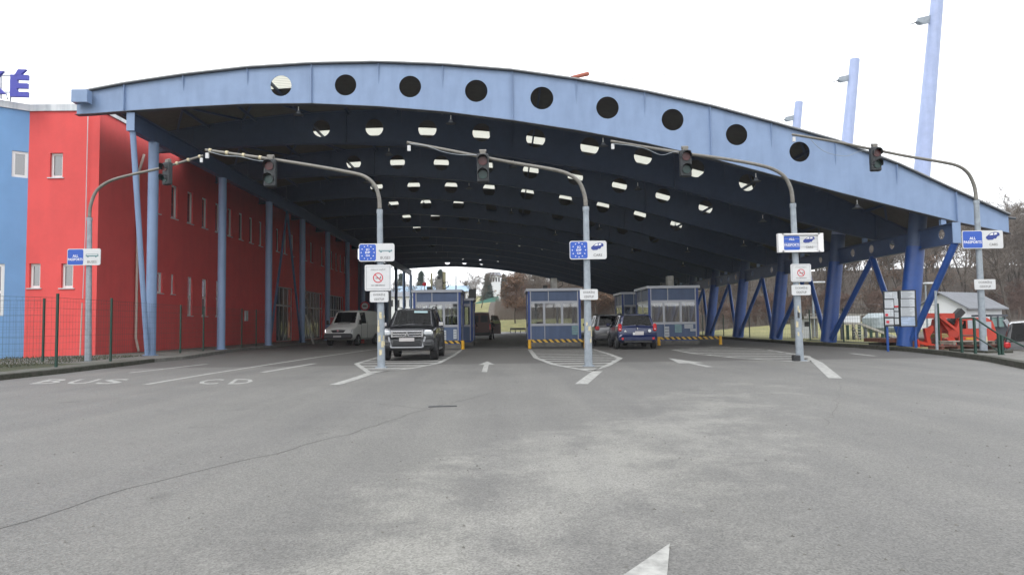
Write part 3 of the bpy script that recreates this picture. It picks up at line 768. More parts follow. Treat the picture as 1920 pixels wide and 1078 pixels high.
# front wall: runs along +X from (x0) to XW ; outward normal -Y
x0 = P(51, 400, YW).x
def frontw(px0, px1, py0, py1):
    a = P(px0, py1, YW); b = P(px1, py0, YW); return (a.x - x0, b.x - x0, P((px0 + px1) / 2, py1, YW).z, P((px0 + px1) / 2, py0, YW).z)
fo = [frontw(93, 118, 287, 333), frontw(54, 76, 494, 540), frontw(114, 137.5, 494, 540)]
fw, ptf, _, _ = wall_plane('front_wall', (x0, YW, 0), (1, 0, 0), XW - x0, .02, HB, fo, M['red'])
for o in fo: window(ptf, *o, fr=.1, depth=.14)
# blue wall: comes towards the camera to the left
Ub = Vector((.78, .62, 0)).normalized(); Lb = 9.0
Ob = Vector((x0, YW, 0)) - Ub * Lb
def bluew(px0, px1, py0, py1):
    # intersect pixel rays with the blue wall plane
    Nb = Ub.cross(Vector((0, 0, 1)))
    def hit(px, py):
        r = ray(px, py); o = Vector((0, 0, CAMZ)); t = (Ob - o).dot(Nb) / r.dot(Nb); return o + r * t
    a, b = hit(px0, (py0 + py1) / 2), hit(px1, (py0 + py1) / 2); zt = hit((px0 + px1) / 2, py0).z; zb_ = hit((px0 + px1) / 2, py1).z
    return ((a - Ob).dot(Ub), (b - Ob).dot(Ub), zb_, zt)
bo = [bluew(22, 53, 284, 333), bluew(-34, 8, 494, 592)]
bw_, ptb, _, _ = wall_plane('blue_wall', Ob, Ub, Lb, .02, HB, [bo[0], bo[1]], M['bluewall'])
window(ptb, *bo[0], fr=.12, sill=False, depth=.06); window(ptb, *bo[1], fr=.12, mull_h=(bo[1][2] + bo[1][3]) / 2 - .1, sill=False, depth=.06)
# roof cap and flashing
r = MB(); Z = HB + .002
outl = [Ob, Vector((x0, YW, 0)), Vector((XW, YW, 0)), Vector((XW, YW + 53, 0)), Vector((-34, YW + 53, 0)), Vector((-34, Ob.y, 0))]
r.prism([Vector((p.x, p.y, Z)) for p in outl], (0, 0, 1), .05); r.build('flat_roof', M['roofgrey'], bld)
t_ = MB()
for a, b in zip(outl, outl[1:4]):
    d = (b - a).normalized(); n = d.cross(Vector((0, 0, 1))); ex = .06
    vs = [p + n * o_ + Vector((0, 0, z)) for p in (a, b) for o_, z in ((.02, Z - .16), (ex + .02, Z - .16), (ex + .02, Z + .14), (.02, Z + .14))]
    t_.add(vs, [(0, 1, 5, 4), (1, 2, 6, 5), (2, 3, 7, 6), (3, 0, 4, 7), (0, 3, 2, 1), (4, 5, 6, 7)])
t_.build('flashing', M['trim'], bld)
# rear end wall and far wall closing the volume
MB().boxp((-34, YW + 52.8, 0), (XW - .2, YW + 53, HB - .01)).build('rear_wall', M['red'], bld)
# pipes
MB().tube([P(165, 216, YW - .12), P(160, 440, YW - .12), P(155, 560, YW - .12)], .018, 6).build('conductor_rod', M['trim'], bld)
MB().tube([P(154, 568, YW - .15), P(150, 668, YW - .15)], .03, 6).build('conductor_guard', M['beige'], bld)
pl = PXp(263, 280, XW + .2); yd = pl.y
MB().tube([Vector((XW + .12, yd + .5, 9.9)), Vector((XW + .14, yd + .2, 9.3)), Vector((XW + .14, yd, 8.9)), Vector((XW + .14, yd, .8)), Vector((XW + .3, yd - .1, .35)), Vector((XW + .34, yd - .1, .14))], .062, 10).build('downpipe', M['beige'], bld, smooth=True)
# rooftop letters
sg = thing('rooftop_letter_sign', P(30, 183, 29.4) + Vector((0, 0, 0)), 'big blue letters K and É standing on a steel frame on the blue building roof', 'sign')
def letter(ch, px0, px1, py0, py1, D):
    a = P(px0, py1, D); b = P(px1, py0, D); c = (a + b) / 2
    m_ = text_mb(ch, abs(b.z - a.z), bold=.045, width=abs(b.x - a.x)); q = place(m_, (c.x, c.y, c.z), R(6))
    o = MB(); n = len(q.v); o.v = q.v + [v + Vector((0, .12, 0)) for v in q.v]
    o.f = list(q.f) + [tuple(i + n for i in reversed(f_)) for f_ in q.f]
    from collections import Counter
    ec = Counter(tuple(sorted((f_[i], f_[(i + 1) % len(f_)]))) for f_ in q.f for i in range(len(f_)))
    for f_ in q.f:
        for i in range(len(f_)):
            e_ = (f_[i], f_[(i + 1) % len(f_)])
            if ec[tuple(sorted(e_))] == 1: o.f.append((e_[0], e_[1], e_[1] + n, e_[0] + n))
    o.m = [0] * len(o.f); return o.build('letter', M['letter'], sg)
letter('É', 19, 52, 130, 182, 29.4); letter('K', -32, 10, 133, 176, 29.2)
fr_ = MB()
for px, (ya, yb) in ((2, (134, 186)), (20, (150, 190)), (-20, (134, 186))):
    fr_.cyl(P(px, yb, 29.6), P(px, ya, 29.6), .03, .03, 6)
fr_.cyl(P(-40, 142, 29.6), P(30, 142, 29.6), .025, .025, 6); fr_.cyl(P(-40, 172, 29.6), P(40, 174, 29.6), .025, .025, 6)
fr_.cyl(P(14, 186, 29.5), P(12, 176, 30.6), .03, .03, 6); fr_.build('support_frame', M['galv'], sg)

# light blue annexe behind the red wall
sh = thing('blue_annexe', (-17, 88, 0), 'blue sheet metal annexe beyond the end of the red wall', 'building')
s = MB(); s.boxp((-26, 83.6, 0), (-15.9, 94, 9.3)); s.build('wall', M['steel_in'], sh)
s = MB(); s.boxp((-26.2, 83.4, 9.3), (-15.8, 94.2, 9.45)); s.build('roof', M['roofgrey'], sh)
s = MB()
for k in range(7): s.boxp((-18.0 + k * .3, 83.54, .3), (-17.9 + k * .3, 83.59, 3.4))
s.build('door', M['steel_edge'], sh)

# ================================================================== TRAFFIC SIGNAL POLES
def star_pts(cx, cz, r, y):
    return [Vector((cx + (r if k % 2 == 0 else r * .42) * math.sin(math.pi * k / 5), y, cz + (r if k % 2 == 0 else r * .42) * math.cos(math.pi * k / 5))) for k in range(10)]
def car_picto(cx, cz, s, y):
    pr = [(-.5, -.20), (-.5, -.05), (-.38, .08), (-.15, .30), (.12, .40), (.42, .36), (.5, .22), (.48, .05), (.34, .0), (.22, -.22), (.08, -.20), (.0, -.32), (-.35, -.34)]
    body = [Vector((cx + a * s, y, cz + b * s * .78)) for a, b in pr]
    win = [[(-.26, .1), (-.12, .27), (.05, .32), (.02, .12)], [(.10, .12), (.12, .33), (.30, .31), (.32, .2)]]
    return body, [[Vector((cx + a * s, y - .002, cz + b * s * .78)) for a, b in w_] for w_ in win]
def sign_panel(root, kind, px0, px1, py0, py1, D, y_off, framed=False, tilt=0):
    a = P(px0, py1, D); b = P(px1, py0, D); W_, H_ = b.x - a.x, b.z - a.z; cx, cz = (a.x + b.x) / 2, (a.z + b.z) / 2; y = D - y_off
    if kind in ('all_cars', 'all_buses', 'eu_cars', 'eu_buses'):
        mb = MB().prism(rrect(cx, cz, W_, H_, .06, y), (0, 1, 0), .03); sgn = mb.build('direction_sign', M['signwhite'], root)
        if framed:
            f = MB(); t = .045
            f.boxp((cx - W_ / 2 - t, y - .05, cz - H_ / 2 - t), (cx + W_ / 2 + t, y + .1, cz - H_ / 2)); f.boxp((cx - W_ / 2 - t, y - .05, cz + H_ / 2), (cx + W_ / 2 + t, y + .1, cz + H_ / 2 + t))
            f.boxp((cx - W_ / 2 - .16, y - .05, cz - H_ / 2 - t), (cx - W_ / 2, y + .1, cz + H_ / 2 + t)); f.boxp((cx + W_ / 2, y - .05, cz - H_ / 2 - t), (cx + W_ / 2 + .16, y + .1, cz + H_ / 2 + t))
            f.build('frame', M['ac'] if False else M['pvc'], sgn)
            for kk in range(1, 4): MB().boxp((cx - W_ / 2, y - .007, cz - H_ / 2 + H_ * kk / 4 - .004), (cx + W_ / 2, y - .0035, cz - H_ / 2 + H_ * kk / 4 + .004)).build('slat_gap', M['alu'], sgn)
        bc = cx - W_ / 4 - (0 if framed else .0); MB().prism(rrect(bc, cz, W_ / 2 - .035, H_ - .05, .05, y - .003), (0, 1, 0), .002).build('blue_field', M['signblue'], sgn)
        if kind.startswith('all'):
            place(text_mb('ALL', H_ * .15, bold=.02), (bc, y - .0045, cz + (H_ * .24 if framed else H_ * .07))).build('lettering', M['white'], sgn)
            place(text_mb('PASSPORTS', H_ * .15, bold=.02, width=W_ * .44), (bc, y - .0045, cz - (H_ * .13 if framed else H_ * .14))).build('lettering', M['white'], sgn)
        else:
            st = MB()
            for k in range(12):
                aa = 2 * math.pi * k / 12; st.poly(star_pts(bc + math.sin(aa) * H_ * .36, cz + math.cos(aa) * H_ * .38, H_ * .045, y - .0045))
            st.build('star_ring', M['white'], sgn)
            for i, tx in enumerate(('EÚ', 'EHP', 'CH')): place(text_mb(tx, H_ * .115 * (1.25 if tx == 'EÚ' else 1), bold=.02), (bc, y - .0045, cz + H_ * (.17 - .17 * i))).build('lettering', M['white'], sgn)
        rcx = cx + W_ / 4
        if kind.endswith('cars'):
            body, wins = car_picto(rcx, cz + H_ * .17, W_ * .34, y - .004)
            MB().poly(body).build('pictogram', M['carblue'], sgn); q = MB()
            for w_ in wins: q.poly(w_)
            q.build('pictogram_window', M['white'], sgn)
            place(text_mb('CARS', H_ * .14, bold=.005), (rcx + .01, y - .0045, cz - H_ * .28)).build('lettering', M['signtext'], sgn)
        else:
            q = MB(); bw2, bh = W_ * .38, H_ * (.16 if kind == 'all_buses' else .10); zc = cz + H_ * .1
            q.poly([Vector((rcx + s_ * bw2 / 2, y - .004, zc + t_ * bh / 2)) for s_, t_ in ((-1, -1), (1, -1), (1, .6), (.92, 1), (-.95, 1), (-1, .4))])
            for sx in (-.33, .30): q.poly([Vector((rcx + sx * bw2 + .03 * math.cos(2 * math.pi * k / 10), y - .0042, zc - bh * .55 + .03 * math.sin(2 * math.pi * k / 10))) for k in range(10)])
            q.build('pictogram', M['busgrey'], sgn)
            MB().boxp((rcx - bw2 * .44, y - .0048, zc + bh * .05), (rcx + bw2 * .42, y - .0044, zc + bh * .3)).build('pictogram_window', M['white'], sgn)
            place(text_mb('BUSES', H_ * .15), (rcx, y - .0045, cz - H_ * .3)).build('lettering', M['signtext'], sgn)
    elif kind == 'smoke':
        sgn = MB().prism(rrect(cx, cz, W_, H_, .05, y), (0, 1, 0), .03).build('no_smoking_sign', M['signwhite'], root)
        q = MB(); t = .012
        for (a0, a1, b0, b1) in ((-.44, .44, .43, .43), (-.44, .44, -.43, -.43), (-.44, -.44, -.43, .43), (.44, .44, -.43, .43)):
            q.boxp((cx + a0 * W_ - t / 2, y - .004, cz + b0 * H_ - t / 2), (cx + a1 * W_ + t / 2, y - .002, cz + b1 * H_ + t / 2))
        q.build('border_line', M['alu'], sgn)
        q = MB(); n = 28; r1, r0 = W_ * .19, W_ * .155; zc = cz
        for k in range(n):
            a0, a1 = 2 * math.pi * k / n, 2 * math.pi * (k + 1) / n
            q.poly([Vector((cx + r_ * math.cos(a_), y - .005, zc + r_ * math.sin(a_))) for r_, a_ in ((r1, a0), (r1, a1), (r0, a1), (r0, a0))])
        d_ = Vector((1, 0, -1)).normalized(); n_ = Vector((1, 0, 1)).normalized() * W_ * .016; c_ = Vector((cx, y - .0055, zc))
        q.poly([c_ - d_ * r1 * .93 - n_, c_ + d_ * r1 * .93 - n_, c_ + d_ * r1 * .93 + n_, c_ - d_ * r1 * .93 + n_]); q.build('prohibition_ring', M['signred'], sgn)
        q = MB().boxp((cx - W_ * .09, y - .0045, zc - W_ * .03), (cx + W_ * .07, y - .004, zc - W_ * .005)); q.boxp((cx + W_ * .08, y - .0045, zc - W_ * .03), (cx + W_ * .11, y - .004, zc + W_ * .06)); q.build('cigarette', M['signtext'], sgn)
        place(text_mb('ZÁKAZ FAJČIŤ', H_ * .075, width=W_ * .56), (cx, y - .0045, cz + H_ * .31)).build('lettering', M['signtext'], sgn)
        place(text_mb('NO SMOKING', H_ * .055, bold=.01, width=W_ * .52), (cx, y - .0045, cz - H_ * .29)).build('lettering', M['signtext'], sgn)
    elif kind == 'dist':
        sgn = MB().prism(rrect(cx, cz, W_, H_, .04, y), (0, 1, 0), .03).build('distance_sign', M['signwhite'], root)
        place(text_mb('DODRŽUJ', H_ * .28, bold=.012, width=W_ * .62), (cx, y - .003, cz + H_ * .20)).build('lettering', M['signtext'], sgn)
        place(text_mb('ODSTUP', H_ * .22, bold=.012, width=W_ * .54), (cx, y - .003, cz - H_ * .22)).build('lettering', M['signtext'], sgn)
    return sgn
def signal_head(root, c, rz=0):
    rm = Matrix.Rotation(rz, 3, 'Z')
    def T(mb): mb.v = [rm @ v + c for v in mb.v]; return mb
    h = T(MB().box((0, 0, 0), (.34, .2, .82), bev=.03)).build('signal_head', M['headgrey'], root)
    for z, m_ in ((.19, M['red_lens']), (-.2, M['green_lens'])):
        T(MB().cyl((0, -.1, z), (0, -.125, z), .125, .125, 20)).build('lens', m_, h)
        v = MB(); n = 14; vs = []
        for yy_, rr_ in ((-.1, .145), (-.30, .15)):
            for k in range(n + 1):
                a = R(-20) + R(220) * k / n; vs.append((rr_ * math.cos(a), yy_ if not (yy_ < -.2) else yy_ + .07 * (1 - max(0, math.sin(a))), z + rr_ * math.sin(a)))
        for k in range(n): v.f.append((k, k + 1, n + 2 + k, n + 1 + k)); v.m.append(0)
        v.v = [Vector(x) for x in vs]; T(v).build('visor', M['black'], h)
    T(MB().box((0, .02, .46), (.16, .14, .1)).cyl((-.1, .02, .5), (.1, .02, .5), .05)).build('clamp', M['galv_dull'], h)
def signal_pole(label, foot, collar, arm, head, signs, taps=0, cable=None, stick=0, head_rz=0, base_box=False):
    f = G(*foot); D = f.y; t = thing('traffic_signal_pole', f, label, 'traffic light pole', 'traffic light poles with curved arms at the lane heads')
    ct = P(collar[0], collar[1], D); 
    post = MB().cyl(f, ct, .115, .082, 20).cyl(ct + Vector((0, 0, -.12)), ct, .095, .095, 16).cyl(f, f + Vector((0, 0, .03)), .22, .22, 4)
    post.build('post', M['galv'], t, auto=True)
    pts = [ct] + [P(x, y_, D) for x, y_ in arm]
    # smooth the path
    sp = []
    for i in range(len(pts) - 1):
        p0, p1, p2, p3 = pts[max(i - 1, 0)], pts[i], pts[i + 1], pts[min(i + 2, len(pts) - 1)]
        for k in range(5):
            u = k / 5; sp.append(.5 * ((2 * p1) + (p2 - p0) * u + (2 * p0 - 5 * p1 + 4 * p2 - p3) * u * u + (3 * p1 - p0 - 3 * p2 + p3) * u ** 3))
    sp.append(pts[-1]); n = len(sp)
    am = MB().tube(sp, [.062 - .022 * i / n for i in range(n)], 12).build('arm', M['galv_dull'], t, smooth=True)
    tip = pts[-1]; MB().box(tip + Vector((.06 if arm[-1][0] < arm[0][0] else -.06, 0, -.17)), (.09, .06, .16)).build('tip_sensor', M['signwhite'], am)
    hc = P(head[0], head[1], D - .12); signal_head(t, Vector((hc.x, D - .12, hc.z)), head_rz)
    if taps:
        q = MB(); L0 = pts[-2] if (pts[-1] - pts[-2]).length > 1.2 else pts[-3]
        for k in range(taps):
            c_ = pts[-1].lerp(Vector((hc.x, D, pts[-1].z + (L0.z - pts[-1].z) * (hc.x - pts[-1].x) / (L0.x - pts[-1].x))), (k + .3) / taps); ax = (pts[-1] - L0).normalized()
            q.cyl(c_ - ax * .035, c_ + ax * .035, .066, .066, 10)
        q.build('tape_band', M['cream'], am)
    if cable:
        cp = [P(x, y_, D - .07) for x, y_ in cable]; s2 = []
        for i in range(len(cp) - 1):
            p0, p1, p2, p3 = cp[max(i - 1, 0)], cp[i], cp[i + 1], cp[min(i + 2, len(cp) - 1)]
            for k in range(4):
                u = k / 4; s2.append(.5 * ((2 * p1) + (p2 - p0) * u + (2 * p0 - 5 * p1 + 4 * p2 - p3) * u * u + (3 * p1 - p0 - 3 * p2 + p3) * u ** 3))
        s2.append(cp[-1]); MB().tube(s2, .009, 5).build('cable', M['galv'], am)
    for s_ in signs: sign_panel(t, *s_[:5], D, .16, *(s_[5:]))
    for s_ in signs:   # bracket behind each sign
        zc = (P(s_[1], s_[3], D).z + P(s_[1], s_[4], D).z) / 2; xc = ct.x + (f.x - ct.x) * (ct.z - zc) / ct.z
        MB().box((xc, D - .06, zc), (.26, .13, .05)).build('bracket', M['galv'], t)
    rnd = random.Random(int(foot[0]))
    for k in range(stick):
        z = rnd.uniform(.25, 2.15); a0 = rnd.uniform(-2.6, -.5); q = MB(); rr_ = .113; hh = rnd.uniform(.06, .2); wa = rnd.uniform(.35, .8)
        rr_ = .1165 + (.0835 - .1165) * (z + hh) / ct.z + .003; xc = f.x + (ct.x - f.x) * z / ct.z; seg = 5; vs = []
        for zz in (z, z + hh):
            for i in range(seg + 1):
                aa = a0 + wa * i / seg; jz = rnd.uniform(-.02, .02); rj = rr_ + (.003 if zz == z else 0)
                vs.append((xc + rj * math.cos(aa), D + (ct.y - D) + rj * math.sin(aa), zz + jz))
        q.add(vs, [(i, i + 1, seg + 2 + i, seg + 1 + i) for i in range(seg)]); q.build('sticker_scrap', M['cream'] if rnd.random() < .75 else M['black'], t)
    if base_box: MB().box((f.x - .16, f.y - .1, .09), (.2, .2, .18), bev=.02).build('base_box', M['black'], t)
    return t
signal_pole('leftmost traffic light pole, its arm bent right, carrying the ALL PASSPORTS BUSES sign', (165, 682), (168, 408),
            [(170, 385), (182, 357), (208, 339), (250, 327), (300, 316), (345, 303), (381, 292)], (314, 326),
            [('all_buses', 131, 193.5, 467, 498.5)], taps=3, cable=None, stick=0, head_rz=R(-28))
signal_pole('traffic light pole before the grey off-road car with EÚ BUSES and no smoking signs', (715, 689.5), (712, 393),
            [(710.5, 370), (702, 347), (683, 331), (650, 322.5), (580, 310), (510, 299), (445, 290), (385, 281.5)], (507, 325),
            [('eu_buses', 675, 741, 457.5, 491.5), ('smoke', 686, 735.5, 497, 546), ('dist', 695.5, 730, 547, 567)], taps=4, cable=[(390, 284), (420, 292), (450, 294), (480, 301), (505, 303)], stick=11)
signal_pole('traffic light pole before the middle booth with the starred EÚ EHP CH CARS sign', (1103.5, 686.5), (1098.5, 388),
            [(1096, 366), (1086, 342), (1066, 327), (1035, 318), (970, 307), (905, 295), (835, 281), (763, 267.5)], (905.5, 316),
            [('eu_cars', 1067.5, 1135.5, 452.5, 487.5), ('dist', 1086.5, 1119.5, 542.5, 562.5)], cable=[(768, 270), (800, 274), (830, 285), (865, 291), (895, 291), (903, 300)], stick=8)
signal_pole('traffic light pole on the right hatched island with framed ALL PASSPORTS CARS sign', (1500, 676.5), (1486.5, 382),
            [(1483, 355), (1471, 332), (1450, 318), (1415, 308), (1350, 297), (1285, 288), (1215, 277), (1145, 265)], (1285, 307),
            [('all_cars', 1465, 1528, 441.5, 471.5, True), ('smoke', 1479.5, 1516, 495.5, 529), ('dist', 1481, 1515.5, 534.5, 554)], cable=[(1150, 270), (1180, 273), (1210, 279), (1240, 291), (1265, 285), (1280, 292)], stick=8, base_box=True)
signal_pole('rightmost traffic light pole beyond the kerb near the green railing', (1845, 664.5), (1830.5, 376),
            [(1827, 350), (1815, 325), (1795, 311), (1762, 303.5), (1700, 293), (1640, 281), (1560, 265), (1485, 252.5)], (1641, 299),
            [('all_cars', 1799.5, 1873.5, 433, 467.5), ('dist', 1822, 1860, 524, 543.5)], cable=[(1520, 262), (1545, 284), (1585, 293), (1612, 284), (1635, 285)], stick=1)


# ================================================================== BOOTHS
def booth(label, x0, x1, y0, depth, zt, nsec, side_door, notices=(), ac=True, glass_cols=(0, .29, .66, 1.0)):
    b = thing('control_booth', ((x0 + x1) / 2, y0 + depth / 2, 0), label, 'booth', 'blue glazed passport control booths')
    zb, zs, zg = .30, 1.16, 2.42          # floor, sill, glass head
    MB().boxp((x0 - .05, y0 - .05, 0), (x1 + .05, y0 + depth + .05, .22)).build('plinth', M['concrete'], b)
    MB().boxp((x0 + .02, y0 + .02, .22), (x1 - .02, y0 + depth - .02, zb)).build('base', M['boothbase'], b)
    e = .03
    pan = MB(); pan2 = MB()
    for (xa, ya, xb, yb) in ((x0 + e, y0 + .02, x1 - e, y0 + .05), (x0 + e, y0 + depth - .05, x1 - e, y0 + depth - .02), (x0 + .02, y0 + .05, x0 + .05, y0 + depth - .05), (x1 - .05, y0 + .05, x1 - .02, y0 + depth - .05)):
        pan.boxp((xa, ya, zb), (xb, yb, zs)); pan2.boxp((xa, ya, zg), (xb, yb, zt - .1))
    pan.build('wall_panel', M['boothblue'], b); pan2.build('fascia_panel', M['boothblue'], b)
    MB().boxp((x0 + .05, y0 + .05, zb), (x1 - .05, y0 + depth - .05, zb + .03)).build('floor', M['concrete'], b)
    # corner posts (royal blue) and frames
    for (x, y) in ((x0, y0), (x1, y0), (x0, y0 + depth), (x1, y0 + depth)):
        MB().box((x, y, (zb + zt - .1) / 2), (.12, .12, zt - .1 - zb)).build('corner_post', M['boothbase'], b)
    rf = MB().boxp((x0 - .14, y0 - .14, zt - .1), (x1 + .14, y0 + depth + .14, zt + .04)).build('roof', M['alu'], b)
    def face(p, q, cols, nm='window'):
        p = Vector(p); q = Vector(q); L_ = (q - p).length; d = (q - p).normalized(); n = d.cross(Vector((0, 0, 1)))
        def seg(mb, u0, u1, z0, z1, o=.02, t=.05):
            vs = [p + d * u + n * dd + Vector((0, 0, z)) for dd in (o, o - t) for u, z in ((u0, z0), (u1, z0), (u1, z1), (u0, z1))]
            mb.add(vs, [(0, 1, 2, 3), (7, 6, 5, 4), (0, 4, 5, 1), (1, 5, 6, 2), (2, 6, 7, 3), (3, 7, 4, 0)])
        f = MB(); seg(f, .06, L_ - .06, zs - .04, zs + .04); seg(f, .06, L_ - .06, zg - .04, zg + .04)
        seg(f, .06, .12, zb, zs - .04); seg(f, L_ - .12, L_ - .06, zb, zs - .04); seg(f, .06, .12, zg + .04, zt - .1); seg(f, L_ - .12, L_ - .06, zg + .04, zt - .1)
        seg(f, L_ * .30, L_ * .30 + .04, zb, zs - .04); seg(f, L_ * .38, L_ * .38 + .045, zg + .04, zt - .1, .03)
        fo_ = f.build('frame', M['alu'], b)
        for i in range(len(cols) - 1):
            a, c = .06 + (L_ - .12) * cols[i], .06 + (L_ - .12) * cols[i + 1]; w_ = MB(); t = .06
            seg(w_, a, a + t, zs + .04, zg - .04); seg(w_, c - t, c, zs + .04, zg - .04); seg(w_, a + t, c - t, zs + .04, zs + .04 + t * .7); seg(w_, a + t, c - t, zg - .04 - t * .7, zg - .04)
            wo_ = w_.build(nm, M['alu'], b)
            g = MB(); g.add([p + d * u + n * .004 + Vector((0, 0, z)) for u, z in ((a + t, zs + .08), (c - t, zs + .08), (c - t, zg - .08), (a + t, zg - .08))], [(0, 1, 2, 3)]); g.build('pane', M['bglass'], wo_)
    face((x0, y0, 0), (x1, y0, 0), glass_cols)
    face((x1, y0, 0), (x1, y0 + depth, 0), (0, .5, 1.0))
    face((x0, y0 + depth, 0), (x0, y0, 0), (0, .5, 1.0))
    face((x1, y0 + depth, 0), (x0, y0 + depth, 0), (0, .35, .65, 1.0))
    # desk and chair inside
    MB().boxp((x0 + .1, y0 + .15, 1.02), (x1 - .1, y0 + .75, 1.07)).build('desk', M['alu'], b)
    MB().box((x0 + .7, y0 + 1.4, 1.0), (.5, .12, .7), bev=.04).box((x0 + .7, y0 + 1.15, .72), (.5, .5, .1), bev=.03).cyl((x0 + .7, y0 + 1.15, .33), (x0 + .7, y0 + 1.15, .7), .04).build('office_chair', M['black'], b)
    for (fx0, fx1, z0, z1, m_) in notices:
        n_ = MB(); n_.boxp((x0 + (x1 - x0) * fx0, y0 - .034, z0), (x0 + (x1 - x0) * fx1, y0 - .022, z1)); nn = n_.build('notice', m_, b)
        n_ = MB(); h_ = z1 - z0
        for k in range(3): n_.boxp((x0 + (x1 - x0) * (fx0 + .01), y0 - .038, z0 + h_ * (.2 + .27 * k)), (x0 + (x1 - x0) * (fx1 - .01), y0 - .035, z0 + h_ * (.27 + .27 * k)))
        n_.build('print', M['sheetline'], nn)
    if ac:
        xm = x0 + (x1 - x0) * .52
        q = MB().box((xm, y0 + .9, zt + .34), (.36, .5, .62), bev=.03); a_ = q.build('air_conditioner', M['ac'], b)
        MB().tube([Vector((xm + .2, y0 + .8, zt + .45)), Vector((xm + .45, y0 + .8, zt + .5)), Vector((xm + .5, y0 + .8, zt + .25)), Vector((xm + .25, y0 + .8, zt + .1))], .025, 8).build('hose', M['black'], a_, smooth=True)
        MB().box((xm - .5, y0 + .5, zt + .14), (.25, .2, .2), bev=.02).build('camera_box', M['black'], b)
    return b
blue_s = mat('blue_notice', (.12, .26, .50), .5, var=.2); grn_s = mat('green_blue_poster', (.20, .36, .38), .5, var=.3, vscale=6)
def bx(px, D): return P(px, 600, D).x
booth('passport booth behind the grey off-road car, poles and camera on its roof', bx(777, 36), bx(862, 36), 36, 2.6, 3.05, 3, True,
      [(.60, .70, .45, .95, M['sheet']), (.86, .93, .5, 1.0, M['sheet'])], ac=True)
booth('middle passport booth with air conditioner, facing the camera between two lanes', bx(992, 37), bx(1087, 37), 37, 3.2, 3.1, 3, True,
      [(.84, .965, .62, 1.10, grn_s)], ac=True)
booth('right passport booth beside the dark blue car with many notices under its windows', bx(1218, 38), bx(1308, 38), 38, 3.6, 3.22, 3, True,
      [(.03, .13, .42, 1.1, blue_s), (.30, .40, .4, 1.0, M['sheet']), (.52, .66, .66, 1.1, grn_s), (.72, .90, .88, 1.1, M['sheet']), (.84, .96, .72, .86, M['sheet'])], ac=True)
booth('far passport booth seen behind the right booth, above the silver car', bx(1168, 47), bx(1222, 47), 47, 3.0, 3.3, 3, True, ac=False)
booth('small rear passport booth directly behind the left booth', bx(858, 39.6) - .9, bx(886, 41), 40.2, 2.4, 2.75, 3, True, ac=False)
# poles and aerials on the first booth roof, black signal on its rear corner
q = thing('roof_aerials', P(800, 545, 37) , 'pale yellow tubes standing on the left booth roof', 'tubes')
for px, y0_, r_ in ((809, 512, .05), (833, 510, .085)): MB().cyl(P(px, 546, 37), P(px, y0_, 37), r_, r_, 12).build('tube', mat('pale_yellow_tube', (.50, .47, .28), .5), q)
MB().cyl(P(855, 546, 37.5), P(855, 518, 37.5), .03).build('tube', M['steel_edge'], q)
MB().box(P(823, 533, 37.2), (.12, .1, .8)).build('black_bar', M['black'], q)
q = thing('lane_signal', P(886, 600, 43), 'black lane signal boxes hung on the rear corner of the left booth row', 'signal')
MB().box(P(886, 551, 43), (.45, .3, .62), bev=.03).build('housing', M['black'], q); MB().cyl(P(879, 556, 43), P(879, 560, 43) + Vector((0, 0, -2.6)), .05).build('post', M['black'], q)

def barrier(label, pxa, pxb, D, zr, feet=(1, 1)):
    a = P(pxa, 640, D).x; b = P(pxb, 640, D).x
    t = thing('striped_barrier', ((a + b) / 2, D, 0), label, 'barrier', 'yellow and black barriers at the booth fronts')
    MB().boxp((a, D - .05, zr - .07), (b, D + .05, zr + .08)).build('rail', M['hazard'], t)
    for x, f in ((a + .08, feet[0]), (b - .08, feet[1])):
        if f: MB().cyl((x, D - .07, 0), (x, D - .07, zr + .09), .085, .075, 12).build('leg', M['yellow'], t, auto=True)
barrier('yellow and black barrier rail right of the grey off-road car', 800, 871, 34.6, .36, (1, 1))
barrier('yellow and black barrier rail in front of the middle booth', 990, 1100, 34.2, .37, (1, 1))
barrier('yellow and black barrier rail right of the dark blue car', 1232, 1353, 36.6, .37, (1, 1))

